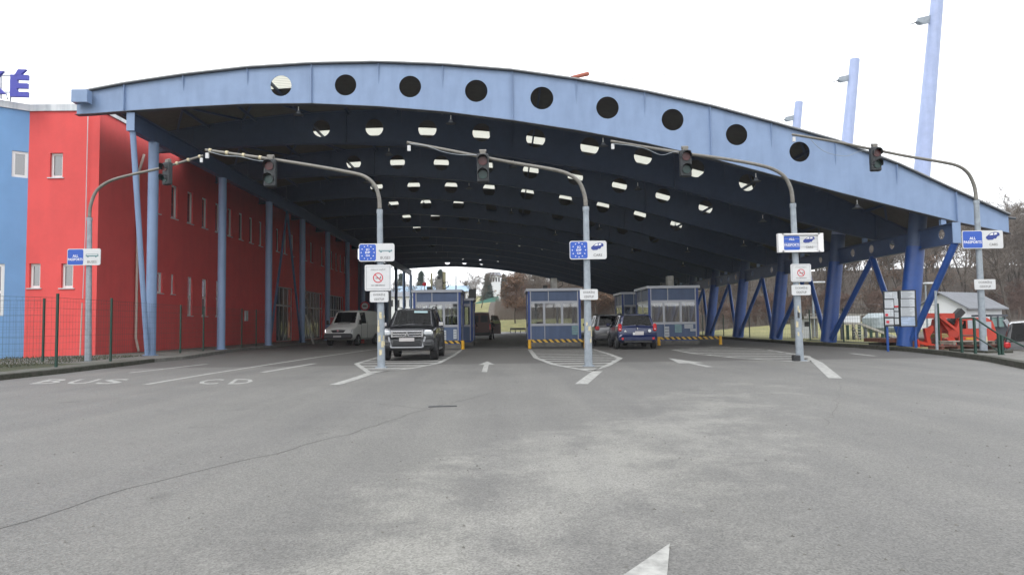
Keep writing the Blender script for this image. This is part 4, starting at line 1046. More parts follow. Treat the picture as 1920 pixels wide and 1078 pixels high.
# ================================================================== VEHICLES
def wheel(root, x, y, r, w_, side, rim_m=None):
    t = MB(); n = 28; prof = [(-.5, .74), (-.5, .93), (-.38, 1.0), (.38, 1.0), (.5, .93), (.5, .74)]
    for i in range(n):
        for (a, b) in zip(prof, prof[1:] + prof[:1]):
            q = []
            for (o, rr_), k in ((a, i), (b, i), (b, i + 1), (a, i + 1)):
                th = 2 * math.pi * k / n; q.append((x + o * w_, y + rr_ * r * math.cos(th), r + rr_ * r * math.sin(th)))
            t.add(q, [(0, 1, 2, 3)])
    wo_ = t.build('wheel', M['tyre'], root, world=False, auto=True)
    q = MB(); xo = x + side * w_ * .36
    q.cyl((xo - side * .03, y, r), (xo - side * .10, y, r), r * .73, r * .73, 24, 0)
    for k in range(5):
        th = 2 * math.pi * k / 5 + .3; d = Vector((0, math.cos(th), math.sin(th))); n_ = Vector((0, -math.sin(th), math.cos(th)))
        c0 = Vector((xo, y, r)); w1, w2 = r * .13, r * .09
        vs = [c0 + d * r * .05 - n_ * w1, c0 + d * r * .05 + n_ * w1, c0 + d * r * .7 + n_ * w2, c0 + d * r * .7 - n_ * w2]
        q.add(vs + [v - Vector((side * .05, 0, 0)) for v in vs], [(0, 1, 2, 3), (7, 6, 5, 4), (0, 4, 5, 1), (1, 5, 6, 2), (2, 6, 7, 3), (3, 7, 4, 0)], 1)
    q.cyl((xo + side * .01, y, r), (xo - side * .04, y, r), r * .16, r * .16, 12, 1)
    nn = 24
    for k in range(nn):
        a0, a1 = 2 * math.pi * k / nn, 2 * math.pi * (k + 1) / nn
        q.add([(xo, y + rr_ * math.cos(a_), r + rr_ * math.sin(a_)) for rr_, a_ in ((r * .74, a0), (r * .74, a1), (r * .66, a1), (r * .66, a0))], [(0, 1, 2, 3)], 1)
    q.build('rim', [M['black'], rim_m or M['satin']], wo_, world=False)
    return wo_
def car(name, label, loc, rz, st, paint, wheels, wr, ww=.22, cat='car', glass_top=(), rear_glass=(), side_glass=None, pillar=.07, no_side=(), rim=None, low=None):
    """st: stations (y, zb, zs, zt, wl, wb, wt). glass_top: index of segments whose top face is glazed"""
    t = thing(name, loc, label, cat, None, rz); body = MB(); gl_ = MB(); trim = MB()
    def sec(s):
        y, zb, zs, zt, wl, wb, wt = s; zm = zb + (zs - zb) * .55
        return [(0, zb), (wl - .12, zb), (wl, zb + .10), (wb + .015, zm), (wb, zs - .05), (wb - .035, zs), (wt + .01, zt - .06), (wt - .07, zt - .005), (wt * .5, zt + .018), (0, zt + .025)]
    # refine stations
    S = []; seg_of = []
    for i in range(len(st) - 1):
        n = 3 if (i in glass_top or i in rear_glass) is False else 1
        for k in range(n):
            u = k / n; S.append(tuple(a + (b - a) * u for a, b in zip(st[i], st[i + 1]))); seg_of.append(i)
    S.append(st[-1]); secs = [sec(s) for s in S]; K = len(secs[0])
    def pt_(i, k, sx): a = secs[i][k]; return Vector((sx * a[0], S[i][0], a[1]))
    def inset_quad(vs, mxu, mxv):
        # bilinear inset quad: body border + glass
        a, b, c, d = vs; lu = ((b - a).length + (c - d).length) / 2; lv = ((d - a).length + (c - b).length) / 2
        u0, v0 = min(.3, mxu / lu), min(.3, mxv / lv)
        f = lambda u, v: a * (1 - u) * (1 - v) + b * u * (1 - v) + c * u * v + d * (1 - u) * v
        g = [f(u0, v0), f(1 - u0, v0), f(1 - u0, 1 - v0), f(u0, 1 - v0)]
        o = len(body.v); body.add([a, b, c, d] + g, [(0, 1, 5, 4), (1, 2, 6, 5), (2, 3, 7, 6), (3, 0, 4, 7)])
        nrm = (b - a).cross(d - a).normalized() * .006
        gl_.add([p for p in g], [(0, 1, 2, 3)])
    for i in range(len(S) - 1):
        sg_ = seg_of[i]; sideg = side_glass and sg_ in side_glass
        for sx in (-1, 1):
            for k in range(K - 1):
                vs = [pt_(i, k, sx), pt_(i + 1, k, sx), pt_(i + 1, k + 1, sx), pt_(i, k + 1, sx)]
                if (k in (6, 7, 8)) and (sg_ in glass_top or sg_ in rear_glass):
                    if k == 6: body.add(vs, [(0, 1, 2, 3)])
                    else: 
                        pass
                elif k == 5 and sideg: continue
                else: body.add(vs, [(0, 1, 2, 3)])
    for sg_ in list(glass_top) + list(rear_glass):      # windscreens as one inset panel from k=7 to k=7
        i = seg_of.index(sg_); a, b = pt_(i, 7, -1), pt_(i, 7, 1); c, d = pt_(i + 1, 7, 1), pt_(i + 1, 7, -1)
        m0, m1 = pt_(i, 9, 1), pt_(i + 1, 9, 1)
        # body rim strips top and bottom with centre crown
        def lp(p, q, u): return p + (q - p) * u
        v0, v1 = .06, .94; u0 = .045
        L0, L1 = lp(a, d, v0), lp(a, d, v1); R0, R1 = lp(b, c, v0), lp(b, c, v1); C0, C1 = lp(m0, m1, v0), lp(m0, m1, v1)
        body.add([a, m0, b, R0, C0, L0], [(0, 1, 4, 5), (1, 2, 3, 4)]); body.add([L1, C1, R1, c, m1, d], [(0, 1, 4, 5), (1, 2, 3, 4)])
        l0, l1 = lp(L0, C0, u0), lp(L1, C1, u0); r0, r1 = lp(R0, C0, u0), lp(R1, C1, u0)
        body.add([L0, l0, l1, L1], [(0, 1, 2, 3)]); body.add([R0, r0, r1, R1], [(0, 1, 2, 3)])
        gl_.add([l0, C0, C1, l1, r0, r1], [(0, 1, 2, 3), (1, 4, 5, 2)])
    for sg_ in (side_glass or ()):
        i0 = seg_of.index(sg_); i1 = i0 + seg_of.count(sg_)
        for sx in (-1, 1): inset_quad([pt_(i0, 5, sx), pt_(i1, 5, sx), pt_(i1, 6, sx), pt_(i0, 6, sx)], pillar, .045)
    for i in (0, len(S) - 1):
        ring = [pt_(i, k, 1) for k in range(K)] + [pt_(i, k, -1) for k in range(K - 1, -1, -1)]; body.add(ring, [tuple(range(len(ring)))])
    bo_ = body.build('body', paint, t, world=False, auto=True)
    bm = bmesh.new(); bm.from_mesh(bo_.data); bmesh.ops.remove_doubles(bm, verts=bm.verts, dist=.0008); bmesh.ops.recalc_face_normals(bm, faces=bm.faces); bm.to_mesh(bo_.data); bm.free()
    bo_.data.polygons.foreach_set('use_smooth', [True] * len(bo_.data.polygons))
    try: bo_.data.set_sharp_from_angle(angle=R(32))
    except Exception: pass
    gl_.build('glazing', M['cglass'], t, world=False)
    # cabin tub so the glass looks onto a dark interior with seats
    ys_ = [s[0] for i, s in enumerate(st) if s[3] - s[2] > .3]
    if ys_:
        wtub = max(s[5] for s in st) - .16; zb_ = st[2][1]; q = MB()
        q.boxp((-wtub, min(ys_) - .1, zb_ + .1), (wtub, max(ys_) - .05, zb_ + .14))
        for y in (min(ys_) + .45, min(ys_) + 1.35):
            if y > max(ys_) - .3: continue
            for x in (-.42, .42):
                q.box((x, y, zb_ + .32), (.5, .5, .25), bev=.05); q.box((x, y + .28, zb_ + .65), (.48, .14, .62), bev=.05); q.box((x, y + .30, zb_ + 1.03), (.26, .1, .2), bev=.04)
        q.build('seat', M['dark'], t, world=False)
    wb_ = max(s[5] for s in st)
    for y in wheels:
        for sx in (-1, 1):
            ar = MB(); n = 20   # dark arch disc just proud of the body
            for k in range(n + 1): pass
            xs_ = sx * (wb_ + .022); rr_ = wr * 1.17
            prof = [Vector((xs_, y + rr_ * math.cos(math.pi * k / n - 0), wr * 1.0 + rr_ * math.sin(math.pi * k / n))) for k in range(n + 1)] + [Vector((xs_, y - rr_, low or .28)), Vector((xs_, y + rr_, low or .28))]
            ar.prism(prof, (-sx, 0, 0), .10); ar.build('wheel_arch', M['black'], t, world=False)
            wheel(t, sx * (wb_ - ww / 2 + .055), y, wr, ww, sx, rim)
    return t
def add(t, name, m, f, parent=None, auto=False):
    mb = MB(); f(mb); return mb.build(name, m, parent or t, world=False, auto=auto)
def both(t, name, m, f):
    for sx in (-1, 1): add(t, name, m, lambda mb: f(mb, sx))

# --- anthracite off-road car facing the camera
D0 = 24.0
pj = car('offroad_car', 'anthracite off-road car with chrome grille facing the camera beside the left booth', (P(767, 640, D0).x, D0 - .4, 0), R(1),
    [(0.0, .50, .92, .98, .66, .74, .66), (.10, .36, 1.03, 1.09, .86, .90, .78), (.85, .34, 1.11, 1.17, .90, .925, .82), (1.32, .34, 1.16, 1.22, .90, .93, .80),
     (1.95, .34, 1.17, 1.80, .90, .93, .70), (3.0, .34, 1.17, 1.87, .90, .93, .71), (4.1, .34, 1.17, 1.85, .90, .93, .70), (4.68, .34, 1.15, 1.78, .90, .92, .67), (4.82, .42, 1.1, 1.2, .86, .90, .78), (4.85, .45, 1.05, 1.12, .8, .85, .74)],
    M['pajero'], (.85, 3.65), .40, .26, glass_top=(3,), rear_glass=(7,), side_glass=(4, 5), low=.34)
add(pj, 'front_bumper', M['bumper'], lambda m: (m.box((0, -.02, .60), (1.84, .30, .30), bev=.09)))
add(pj, 'skid_plate', M['satin'], lambda m: (m.box((0, -.16, .47), (1.06, .1, .05), bev=.02), m.bar((-.53, -.15, .47), (-.62, -.13, .84), .05, .06), m.bar((.53, -.15, .47), (.62, -.13, .84), .05, .06)))
gr = add(pj, 'grille', M['black'], lambda m: m.box((0, -.03, .93), (1.02, .12, .26), bev=.02))
add(pj, 'chrome_bar', M['chrome'], lambda m: [m.box((0, -.10, z), (1.0, .05, .045), bev=.01) for z in (.845, .93, 1.015)], gr)
add(pj, 'chrome_frame', M['chrome'], lambda m: [m.box((s * .52, -.095, .93), (.06, .06, .24), bev=.01) for s in (-1, 1)], gr)
add(pj, 'badge', M['chrome'], lambda m: [m.prism([Vector((cx, -.135, cz + .055)), Vector((cx + .032, -.135, cz)), Vector((cx, -.135, cz - .055)), Vector((cx - .032, -.135, cz))] if d == 0 else
    [Vector((cx + d * .06, -.135, cz - .028)), Vector((cx + d * .026, -.135, cz + .028)), Vector((cx - d * .0 - d * .034, -.135, cz + .028)), Vector((cx, -.135, cz - .028))], (0, 1, 0), .015)
    for cx, cz, d in ((0, .975, 0), (.0 + .03, .895, 1), (-.03, .895, -1))], gr)
both(pj, 'headlight', M['lampglass'], lambda m, s: m.box((s * .72, -.02, .97), (.32, .24, .19), bev=.05))
add(pj, 'air_intake', M['black'], lambda m: m.box((0, -.14, .64), (.95, .10, .17), bev=.02))
both(pj, 'fog_recess', M['black'], lambda m, s: m.box((s * .74, -.145, .62), (.26, .06, .10), bev=.02))
add(pj, 'number_plate', M['plate'], lambda m: m.box((0, -.195, .74), (.52, .02, .12), bev=.004))
both(pj, 'mirror', M['pajero'], lambda m, s: m.box((s * 1.03, 1.62, 1.25), (.20, .12, .19), bev=.04))
both(pj, 'mirror_cap', M['chrome'], lambda m, s: m.box((s * 1.035, 1.55, 1.26), (.17, .03, .12), bev=.01))
both(pj, 'roof_rail', M['bumper'], lambda m, s: m.tube([(s * .66, 2.1, 1.86), (s * .68, 2.6, 1.93), (s * .68, 3.8, 1.92), (s * .66, 4.4, 1.85)], .018, 8))
both(pj, 'side_step', M['satin'], lambda m, s: m.box((s * .90, 2.2, .36), (.16, 1.7, .06), bev=.02))
for y in (2.25, 3.1): both(pj, 'door_handle', M['chrome'], lambda m, s: m.box((s * .945, y + .35, 1.04), (.03, .2, .035), bev=.008))
both(pj, 'door_gap', M['black'], lambda m, s: [m.box((s * .938, yy, .75), (.012, .014, .8)) for yy in (1.62, 2.62, 3.3)])
add(pj, 'wiper', M['black'], lambda m: (m.bar((-.5, 1.33, 1.27), (.05, 1.45, 1.36), .02, .02), m.bar((.1, 1.33, 1.27), (.6, 1.45, 1.36), .02, .02)))
add(pj, 'sticker', M['white'], lambda m: m.add([(.42, 1.40, 1.275), (.66, 1.40, 1.275), (.66, 1.44, 1.315), (.42, 1.44, 1.315)], [(0, 1, 2, 3)]))
add(pj, 'sun_strip', mat('sun_strip_pale', (.25, .36, .38), .5), lambda m: m.add([(.02, 1.80, 1.69), (.52, 1.80, 1.68), (.52, 1.87, 1.75), (.02, 1.87, 1.76)], [(0, 1, 2, 3)]))

# --- dark blue people carrier, rear towards the camera
D0 = 31.4
scn = car('people_carrier', 'dark blue people carrier seen from behind, waiting at the right booth', (P(1196, 640, D0).x, D0 + .05, 0), R(180 - 2),
    [(-4.25, .45, .78, .84, .6, .70, .6), (-4.12, .30, .90, .98, .82, .86, .74), (-3.55, .28, 1.0, 1.08, .86, .89, .78), (-3.20, .28, 1.04, 1.12, .87, .90, .76),
     (-2.35, .28, 1.06, 1.58, .87, .90, .66), (-1.5, .28, 1.07, 1.64, .87, .90, .67), (-.75, .28, 1.07, 1.62, .87, .90, .67), (-.32, .28, 1.06, 1.58, .87, .90, .66), (-.06, .30, 1.02, 1.06, .85, .89, .80), (0, .42, .9, .98, .78, .84, .76)],
    M['scenic'], (-3.45, -.80), .325, .21, glass_top=(3,), rear_glass=(7,), side_glass=(4, 5, 6), low=.28)
add(scn, 'rear_bumper', M['scenic'], lambda m: m.box((0, .02, .50), (1.76, .26, .34), bev=.10))
add(scn, 'lower_valance', M['black'], lambda m: m.box((0, .08, .36), (1.3, .14, .12), bev=.03))
both(scn, 'tail_light', M['taillight'], lambda m, s: (m.box((s * .80, -.06, 1.00), (.17, .22, .36), bev=.05)))
both(scn, 'reflector', M['taillight'], lambda m, s: m.box((s * .70, .145, .50), (.10, .03, .10), bev=.01))
both(scn, 'reversing_light', M['lampglass'], lambda m, s: m.box((s * .80, .04, .93), (.09, .03, .05), bev=.01))
add(scn, 'number_plate', M['plate'], lambda m: m.box((-.08, .045, .73), (.40, .03, .20), bev=.005))
add(scn, 'plate_band', M['signwhite'], lambda m: m.box((.17, .045, .71), (.09, .03, .13), bev=.005))
add(scn, 'badge', M['chrome'], lambda m: m.prism([Vector((0, .045, .955 + .06)), Vector((.036, .045, .955)), Vector((0, .045, .955 - .06)), Vector((-.036, .045, .955))], (0, -1, 0), .03))
add(scn, 'oval_sticker', M['signwhite'], lambda m: m.cyl((-.55, .02, .85), (-.55, .05, .85), .07, .07, 16))
add(scn, 'triangle_sticker', M['signwhite'], lambda m: m.prism([Vector((.5, .02, .81)), Vector((.62, .02, .81)), Vector((.56, .02, .90))], (0, 1, 0), .03))
add(scn, 'rear_wiper', M['black'], lambda m: m.bar((.05, -.03, 1.10), (-.42, -.10, 1.20), .02, .02))
both(scn, 'mirror', M['scenic'], lambda m, s: m.box((s * 1.0, -2.95, 1.14), (.2, .14, .15), bev=.04))
both(scn, 'roof_bar', M['black'], lambda m, s: m.tube([(s * .62, -2.0, 1.63), (s * .62, -1.2, 1.68), (s * .62, -.5, 1.65)], .015, 6))
both(scn, 'door_gap', M['black'], lambda m, s: [m.box((s * .912, yy, .66), (.012, .012, .78)) for yy in (-3.05, -2.1, -1.2)])
add(scn, 'passenger_head', M['vanwhite'], lambda m: [m.cyl((x, -.75, 1.08), (x, -.75, 1.16), .05, .03, 8) for x in (-.3, 0, .3)])

# --- silver people carrier ahead of it
D0 = 36.8
slv = car('silver_people_carrier', 'silver people carrier mostly hidden, queueing ahead of the dark blue car', (P(1142, 640, D0).x + .15, D0, 0), R(180 + 2),
    [(-4.4, .45, .78, .84, .6, .72, .6), (-4.25, .30, .90, .98, .82, .88, .74), (-3.55, .28, 1.0, 1.08, .88, .91, .78), (-3.20, .28, 1.04, 1.12, .89, .92, .76),
     (-2.35, .28, 1.06, 1.62, .89, .92, .68), (-1.5, .28, 1.07, 1.70, .89, .92, .69), (-.75, .28, 1.07, 1.69, .89, .92, .69), (-.22, .28, 1.06, 1.64, .89, .92, .68), (-.05, .30, 1.02, 1.06, .87, .91, .82), (0, .42, .9, .98, .80, .86, .76)],
    M['silver'], (-3.5, -.80), .325, .21, glass_top=(3,), rear_glass=(7,), side_glass=(4, 5, 6), low=.28)
add(slv, 'rear_bumper', M['silver'], lambda m: m.box((0, .02, .50), (1.80, .26, .34), bev=.10))
both(slv, 'tail_light', M['taillight'], lambda m, s: (m.box((s * .78, -.03, .96), (.24, .22, .22), bev=.05)))
add(slv, 'number_plate', M['plate'], lambda m: m.box((0, .045, .74), (.52, .03, .12), bev=.005))
both(slv, 'mirror', M['silver'], lambda m, s: m.box((s * 1.02, -2.95, 1.16), (.2, .14, .15), bev=.04))
both(slv, 'roof_rail', M['black'], lambda m, s: m.tube([(s * .64, -2.0, 1.70), (s * .64, -1.2, 1.75), (s * .64, -.5, 1.71)], .018, 6))

# --- white van by the entrance
D0 = 43.5
van = car('white_van', 'white delivery van parked facing the camera by the red wall entrances', (P(634, 640, D0).x, D0, 0), R(-9),
    [(0, .55, .95, 1.0, .70, .80, .70), (.12, .42, 1.05, 1.12, .88, .93, .80), (.55, .36, 1.20, 1.28, .93, .96, .82), (.98, .36, 1.34, 1.42, .93, .97, .84),
     (1.60, .36, 1.38, 2.20, .93, .97, .76), (2.6, .36, 1.38, 2.28, .93, .97, .78), (4.9, .36, 1.38, 2.28, .93, .97, .78), (5.1, .45, 1.3, 2.2, .90, .94, .76)],
    M['vanwhite'], (.95, 4.2), .34, .22, glass_top=(3,), side_glass=(4,), low=.36)
add(van, 'front_bumper', M['bumper'], lambda m: m.box((0, -.02, .62), (1.90, .26, .34), bev=.09))
vg = add(van, 'grille', M['black'], lambda m: m.prism([Vector((-.50, -.02, 1.00)), Vector((-.36, -.02, .84)), Vector((.36, -.02, .84)), Vector((.50, -.02, 1.00)), Vector((0, -.02, 1.04))], (0, 1, 0), .12))
add(van, 'badge', M['chrome'], lambda m: m.cyl((0, -.05, .97), (0, -.02, .97), .08, .08, 18), vg)
both(van, 'headlight', M['lampglass'], lambda m, s: m.prism([Vector((s * .52, 0, .84)), Vector((s * .88, 0, .86)), Vector((s * .92, .1, 1.06)), Vector((s * .56, .0, .98))], (0, 1, 0), .15))
add(van, 'number_plate', M['plate'], lambda m: m.box((0, -.16, .60), (.52, .02, .12), bev=.004))
both(van, 'mirror', M['black'], lambda m, s: (m.box((s * 1.12, .95, 1.50), (.16, .10, .30), bev=.03), m.bar((s * .95, .98, 1.40), (s * 1.1, .97, 1.42), .04, .04)))
add(van, 'vent_panel', M['black'], lambda m: m.add([(-.42, .85, 1.405), (.42, .85, 1.405), (.42, .97, 1.455), (-.42, .97, 1.455)], [(0, 1, 2, 3)]))
both(van, 'door_gap', M['black'], lambda m, s: [m.box((s * .985, yy, 1.0), (.012, .014, 1.1)) for yy in (1.45, 2.55)])
add(van, 'windscreen_sheet', M['sheet'], lambda m: m.add([(.45, 1.18, 1.66), (.72, 1.18, 1.66), (.72, 1.33, 1.86), (.45, 1.33, 1.86)], [(0, 1, 2, 3)]))

# --- rust red van in the far lane, rear view with an open side door
D0 = 56.0
rv = car('rust_red_van', 'dark rust red van under the far canopy with its right front door standing open', (P(899, 600, D0).x, D0, 0), R(180 + 2),
    [(-5.0, .45, .95, 1.0, .7, .80, .7), (-4.85, .36, 1.10, 1.18, .88, .92, .80), (-4.2, .34, 1.25, 1.33, .92, .95, .84), (-3.5, .34, 1.35, 2.2, .92, .95, .76), (-2.0, .34, 1.38, 2.28, .92, .95, .78), (-.25, .34, 1.38, 2.26, .92, .95, .78), (-.02, .38, 1.36, 2.16, .90, .93, .76)],
    M['vanred'], (-4.0, -.9), .34, .22, glass_top=(2,), side_glass=(3,), low=.34)
add(rv, 'rear_window', M['dark'], lambda m: [m.box((s * .38, -.01, 1.72), (.58, .03, .55), bev=.01) for s in (-1, 1)])
both(rv, 'tail_light', M['taillight'], lambda m, s: m.box((s * .86, -.02, 1.05), (.12, .08, .45), bev=.02))
add(rv, 'rear_bumper', M['bumper'], lambda m: m.box((0, .04, .5), (1.8, .16, .2), bev=.05))
od = add(rv, 'open_door', M['vanred'], lambda m: (m.boxp((-1.82, -3.05, .45), (-.98, -2.99, 1.32)), m.bar((-1.80, -3.02, 1.30), (-1.55, -3.02, 1.98), .06, .06), m.bar((-1.55, -3.02, 1.98), (-1.0, -3.02, 2.02), .06, .06), m.bar((-1.0, -3.02, 2.02), (-1.0, -3.02, 1.3), .06, .06)))
add(rv, 'door_window', M['cglass'], lambda m: m.add([(-1.78, -3.02, 1.32), (-1.0, -3.02, 1.32), (-1.0, -3.02, 2.0), (-1.54, -3.02, 1.96)], [(0, 1, 2, 3)]), od)

# ================================================================== PEOPLE
def person(label, loc, rz, J, tall=1.0):
    """J: dict of joint positions in metres (x right, -y forward, z up). One skinned body."""
    me = bpy.data.meshes.new('person'); names = list(J.keys()); idx = {n: i for i, n in enumerate(names)}
    E = [('pel', 'bel'), ('bel', 'che'), ('che', 'nec'), ('nec', 'hea'), ('hea', 'top')]
    for s in 'lr': E += [('che', 'sh' + s), ('sh' + s, 'el' + s), ('el' + s, 'wr' + s), ('wr' + s, 'pa' + s), ('pel', 'hi' + s), ('hi' + s, 'kn' + s), ('kn' + s, 'an' + s), ('an' + s, 'to' + s)]
    vs = [Vector(J[n][0]) * tall for n in names]; rad = [J[n][1] * tall for n in names]; E2 = [(idx[a], idx[b]) for a, b in E]
    for s in 'lr':       # five fingers
        wv, pv = vs[idx['wr' + s]], vs[idx['pa' + s]]; d = (pv - wv).normalized(); lat = d.cross(Vector((0, 1, 0)));  lat = Vector((1, 0, 0)) if lat.length < .1 else lat.normalized()
        for k, (o, L_) in enumerate(((-.03, .065), (-.01, .078), (.01, .072), (.03, .055), (-.05, .045))):
            base = pv if k < 4 else wv.lerp(pv, .4)
            a_ = base + lat * o + d * .02; b_ = a_ + d * L_ * .9 + (lat * -.02 if k == 4 else Vector((0, -.02, 0)))
            n0 = len(vs); vs += [a_, b_]; rad += [.010, .008]; E2 += [(idx['pa' + s] if k < 4 else idx['wr' + s], n0), (n0, n0 + 1)]
    me.from_pydata(vs, E2, []); ob = bpy.data.objects.new('person', me); COL.objects.link(ob)
    md = ob.modifiers.new('s', 'SKIN'); me.skin_vertices  # layer made by the modifier
    if not me.skin_vertices: 
        bpy.context.view_layer.objects.active = ob
    for i, v in enumerate(me.skin_vertices[0].data): v.radius = (rad[i], rad[i]); v.use_root = (i == 0)
    ob.modifiers.new('ss', 'SUBSURF').levels = 2; ob.modifiers['ss'].render_levels = 2
    dg = bpy.context.evaluated_depsgraph_get(); m2 = bpy.data.meshes.new_from_object(ob.evaluated_get(dg)); bpy.data.objects.remove(ob)
    m2.materials.clear()
    for m_ in (M['cloth'], M['skin'], M['trouser']): m2.materials.append(m_)
    nz = J['nec'][0][2] * tall; hc = Vector(J['hea'][0]) * tall; hands = [Vector(J['wr' + s][0]) * tall for s in 'lr']; pz = Vector(J['pel'][0]).z * tall
    for p in m2.polygons:
        c = p.center; p.use_smooth = True
        if (c - hc).length < .17 * tall or any((c - h).length < .16 and (c - h).length < (c - Vector(J['el' + s][0]) * tall).length for h, s in zip(hands, 'lr')): p.material_index = 1
        elif c.z < pz + .03: p.material_index = 2
    o = bpy.data.objects.new('person', m2); COL.objects.link(o); o.location = loc; o.rotation_euler = (0, 0, rz); tag(o, label, 'person')
    # hair cap, face
    h = MB(); r = .105 * tall; seg = 12
    for a in range(6):
        for b in range(seg):
            q = []
            for (i, j) in ((a, b), (a + 1, b), (a + 1, b + 1), (a, b + 1)):
                th = math.pi * .58 * i / 6; ph = 2 * math.pi * j / seg; q.append(hc + Vector((r * math.sin(th) * math.cos(ph) * .92, r * math.sin(th) * math.sin(ph) + .018, .035 + r * math.cos(th) * 1.05)))
            h.add(q, [(0, 1, 2, 3)])
    h.build('hair', M['hair'], o, world=False, smooth=True)
    f = MB(); f.add([hc + Vector(v) for v in ((-.012, -.10, .0), (.012, -.10, .0), (0, -.125, -.03), (0, -.098, .03))], [(0, 1, 2), (0, 2, 3), (1, 3, 2)]); f.build('nose', M['skin'], o, world=False)
    f = MB()
    for s in (-1, 1): f.box(hc + Vector((s * .034, -.096, .02)), (.022, .01, .01))
    f.box(hc + Vector((0, -.095, -.055)), (.045, .008, .01)); f.build('face_features', M['hair'], o, world=False)
    return o
M['trouser'] = mat('dark_trousers', (.02, .02, .025), .9)
lean = {'pel': ((0, .05, .92), .14), 'bel': ((0, -.02, 1.08), .135), 'che': ((0, -.16, 1.30), .15), 'nec': ((0, -.27, 1.47), .055), 'hea': ((0, -.34, 1.58), .095), 'top': ((0, -.36, 1.68), .07),
        'shl': ((.19, -.18, 1.37), .06), 'ell': ((.27, -.30, 1.12), .042), 'wrl': ((.20, -.50, 1.02), .028), 'pal': ((.17, -.57, 1.01), .03),
        'shr': ((-.19, -.18, 1.37), .06), 'elr': ((-.27, -.28, 1.12), .042), 'wrr': ((-.2, -.48, 1.05), .028), 'par': ((-.17, -.55, 1.04), .03),
        'hil': ((.10, .05, .86), .095), 'knl': ((.13, -.06, .48), .062), 'anl': ((.14, .10, .09), .042), 'tol': ((.15, -.08, .045), .038),
        'hir': ((-.10, .05, .86), .095), 'knr': ((-.17, .10, .47), .062), 'anr': ((-.26, .38, .10), .042), 'tor': ((-.27, .24, .045), .038)}
try:
    person('person in dark clothes leaning forward beside the rust red van', (P(884, 620, 46).x, 46.0, 0), R(160), lean, 1.02)
    crouch = dict(lean); 
    person('person in dark clothes standing at the open door of the rust red van', (P(921, 620, 57.5).x, 57.3, 0), R(175), crouch, .98)
except Exception as e: print('PERSON', e)

# ================================================================== FENCES
def fence(name, label, pts, h, posts, z0=.1, dv=.14, dh=.3, r=.0026, mesh_m=None):
    t = thing(name, pts[0], label, 'fence', None)
    for p in posts: MB().boxp((p[0] - .03, p[1] - .03, z0 - .1), (p[0] + .03, p[1] + .03, z0 + h + .06)).build('post', M['green_post'], t)
    mb = MB()
    for a, b in zip(pts, pts[1:]):
        a, b = Vector(a), Vector(b); L_ = (b - a).length; n = int(L_ / dv); d = (b - a) / L_
        def wire(p, q, rr_):
            ax = (q - p).normalized(); u = ax.orthogonal().normalized() * rr_; v = ax.cross(u)
            mb.add([p + u, p - u * .5 + v * .87, p - u * .5 - v * .87, q + u, q - u * .5 + v * .87, q - u * .5 - v * .87], [(0, 1, 4, 3), (1, 2, 5, 4), (2, 0, 3, 5)])
        for k in range(n): p = a + d * (k * L_ / n); wire(Vector((p.x, p.y, z0 + .04)), Vector((p.x, p.y, z0 + h)), r)
        k = 0; z = z0 + .05
        while z < z0 + h + .01: wire(Vector((a.x, a.y, z)), Vector((b.x, b.y, z)), r * (1.5 if k % 4 == 0 else 1)); z += dh; k += 1
        wire(Vector((a.x, a.y, z0 + h)), Vector((b.x, b.y, z0 + h)), r * 2)
    mb.build('wire_mesh', mesh_m or M['wire'], t)
    return t
lp = [G(-60, 700), G(105, 690.5), G(207, 680.5), G(282, 672.5)]
lp = [Vector((p.x, p.y, .1)) for p in lp]
fp = lp + [Vector((XL, y, .1)) for y in (36.1, 50.3)]
pst = [G(105, 695), G(207, 683)] + [Vector((XL, PXp(x, 660, XL).y, 0)) for x in (338, 381, 453, 480)]
fence('mesh_fence', 'green wire mesh fence between the kerb and the red building, left of the canopy', fp, 2.15, pst, dv=.16, dh=.22)
# second fence, running from the first towards the blue wall
q = G(80, 683); fence('mesh_fence', 'short green wire fence corner in front of the blue wall', [Vector((-30, q.y, .1)), Vector((q.x, q.y, .1))], 2.2, [q], dv=.12, dh=.2)
# right fence behind the masts
xr = 17.75
pr = [Vector((xr, y, .05)) for y in (20.5, 24, 28, 32, 36, 40, 45, 50, 56, 62, 70, 78, 88)]
pr = pr[2:]
fence('mesh_fence', 'long green wire mesh fence behind the leaning blue masts', [pr[0], pr[-1]], 1.75, pr, z0=.05, dv=.25, dh=.3, r=.004)
# green stair railing at the right edge
D = 21.5
rl = thing('stair_railing', P(1850, 665, D), 'dark green tubular railing stepping down at the right edge', 'railing')
top = [P(1800, 597, D), P(1826, 596, D), P(1870, 625, D), P(1925, 652, D)]
MB().tube(top, .028, 8).build('handrail', M['green_post'], rl, smooth=False)
MB().tube([P(1800, 629, D), P(1826, 629, D), P(1878, 662, D), P(1925, 686, D)], .02, 8).build('lower_rail', M['green_post'], rl)
for px, ya, yb in ((1801, 597, 667), (1826, 596, 668), (1872, 626, 675), (1878, 629, 675)):
    a = P(px, ya, D); MB().boxp((a.x - .03, D - .03, -.05), (a.x + .03, D + .03, a.z)).build('post', M['green_post'], rl)
# mossy block by the right pole
mb = MB(); a = P(1822, 670, 23.4); b = P(1868, 670, 23.4); mb.boxp((a.x, 22.6, -.1), (b.x, 24.6, .13)); structure(mb, 'kerb_island', M['mossy'])

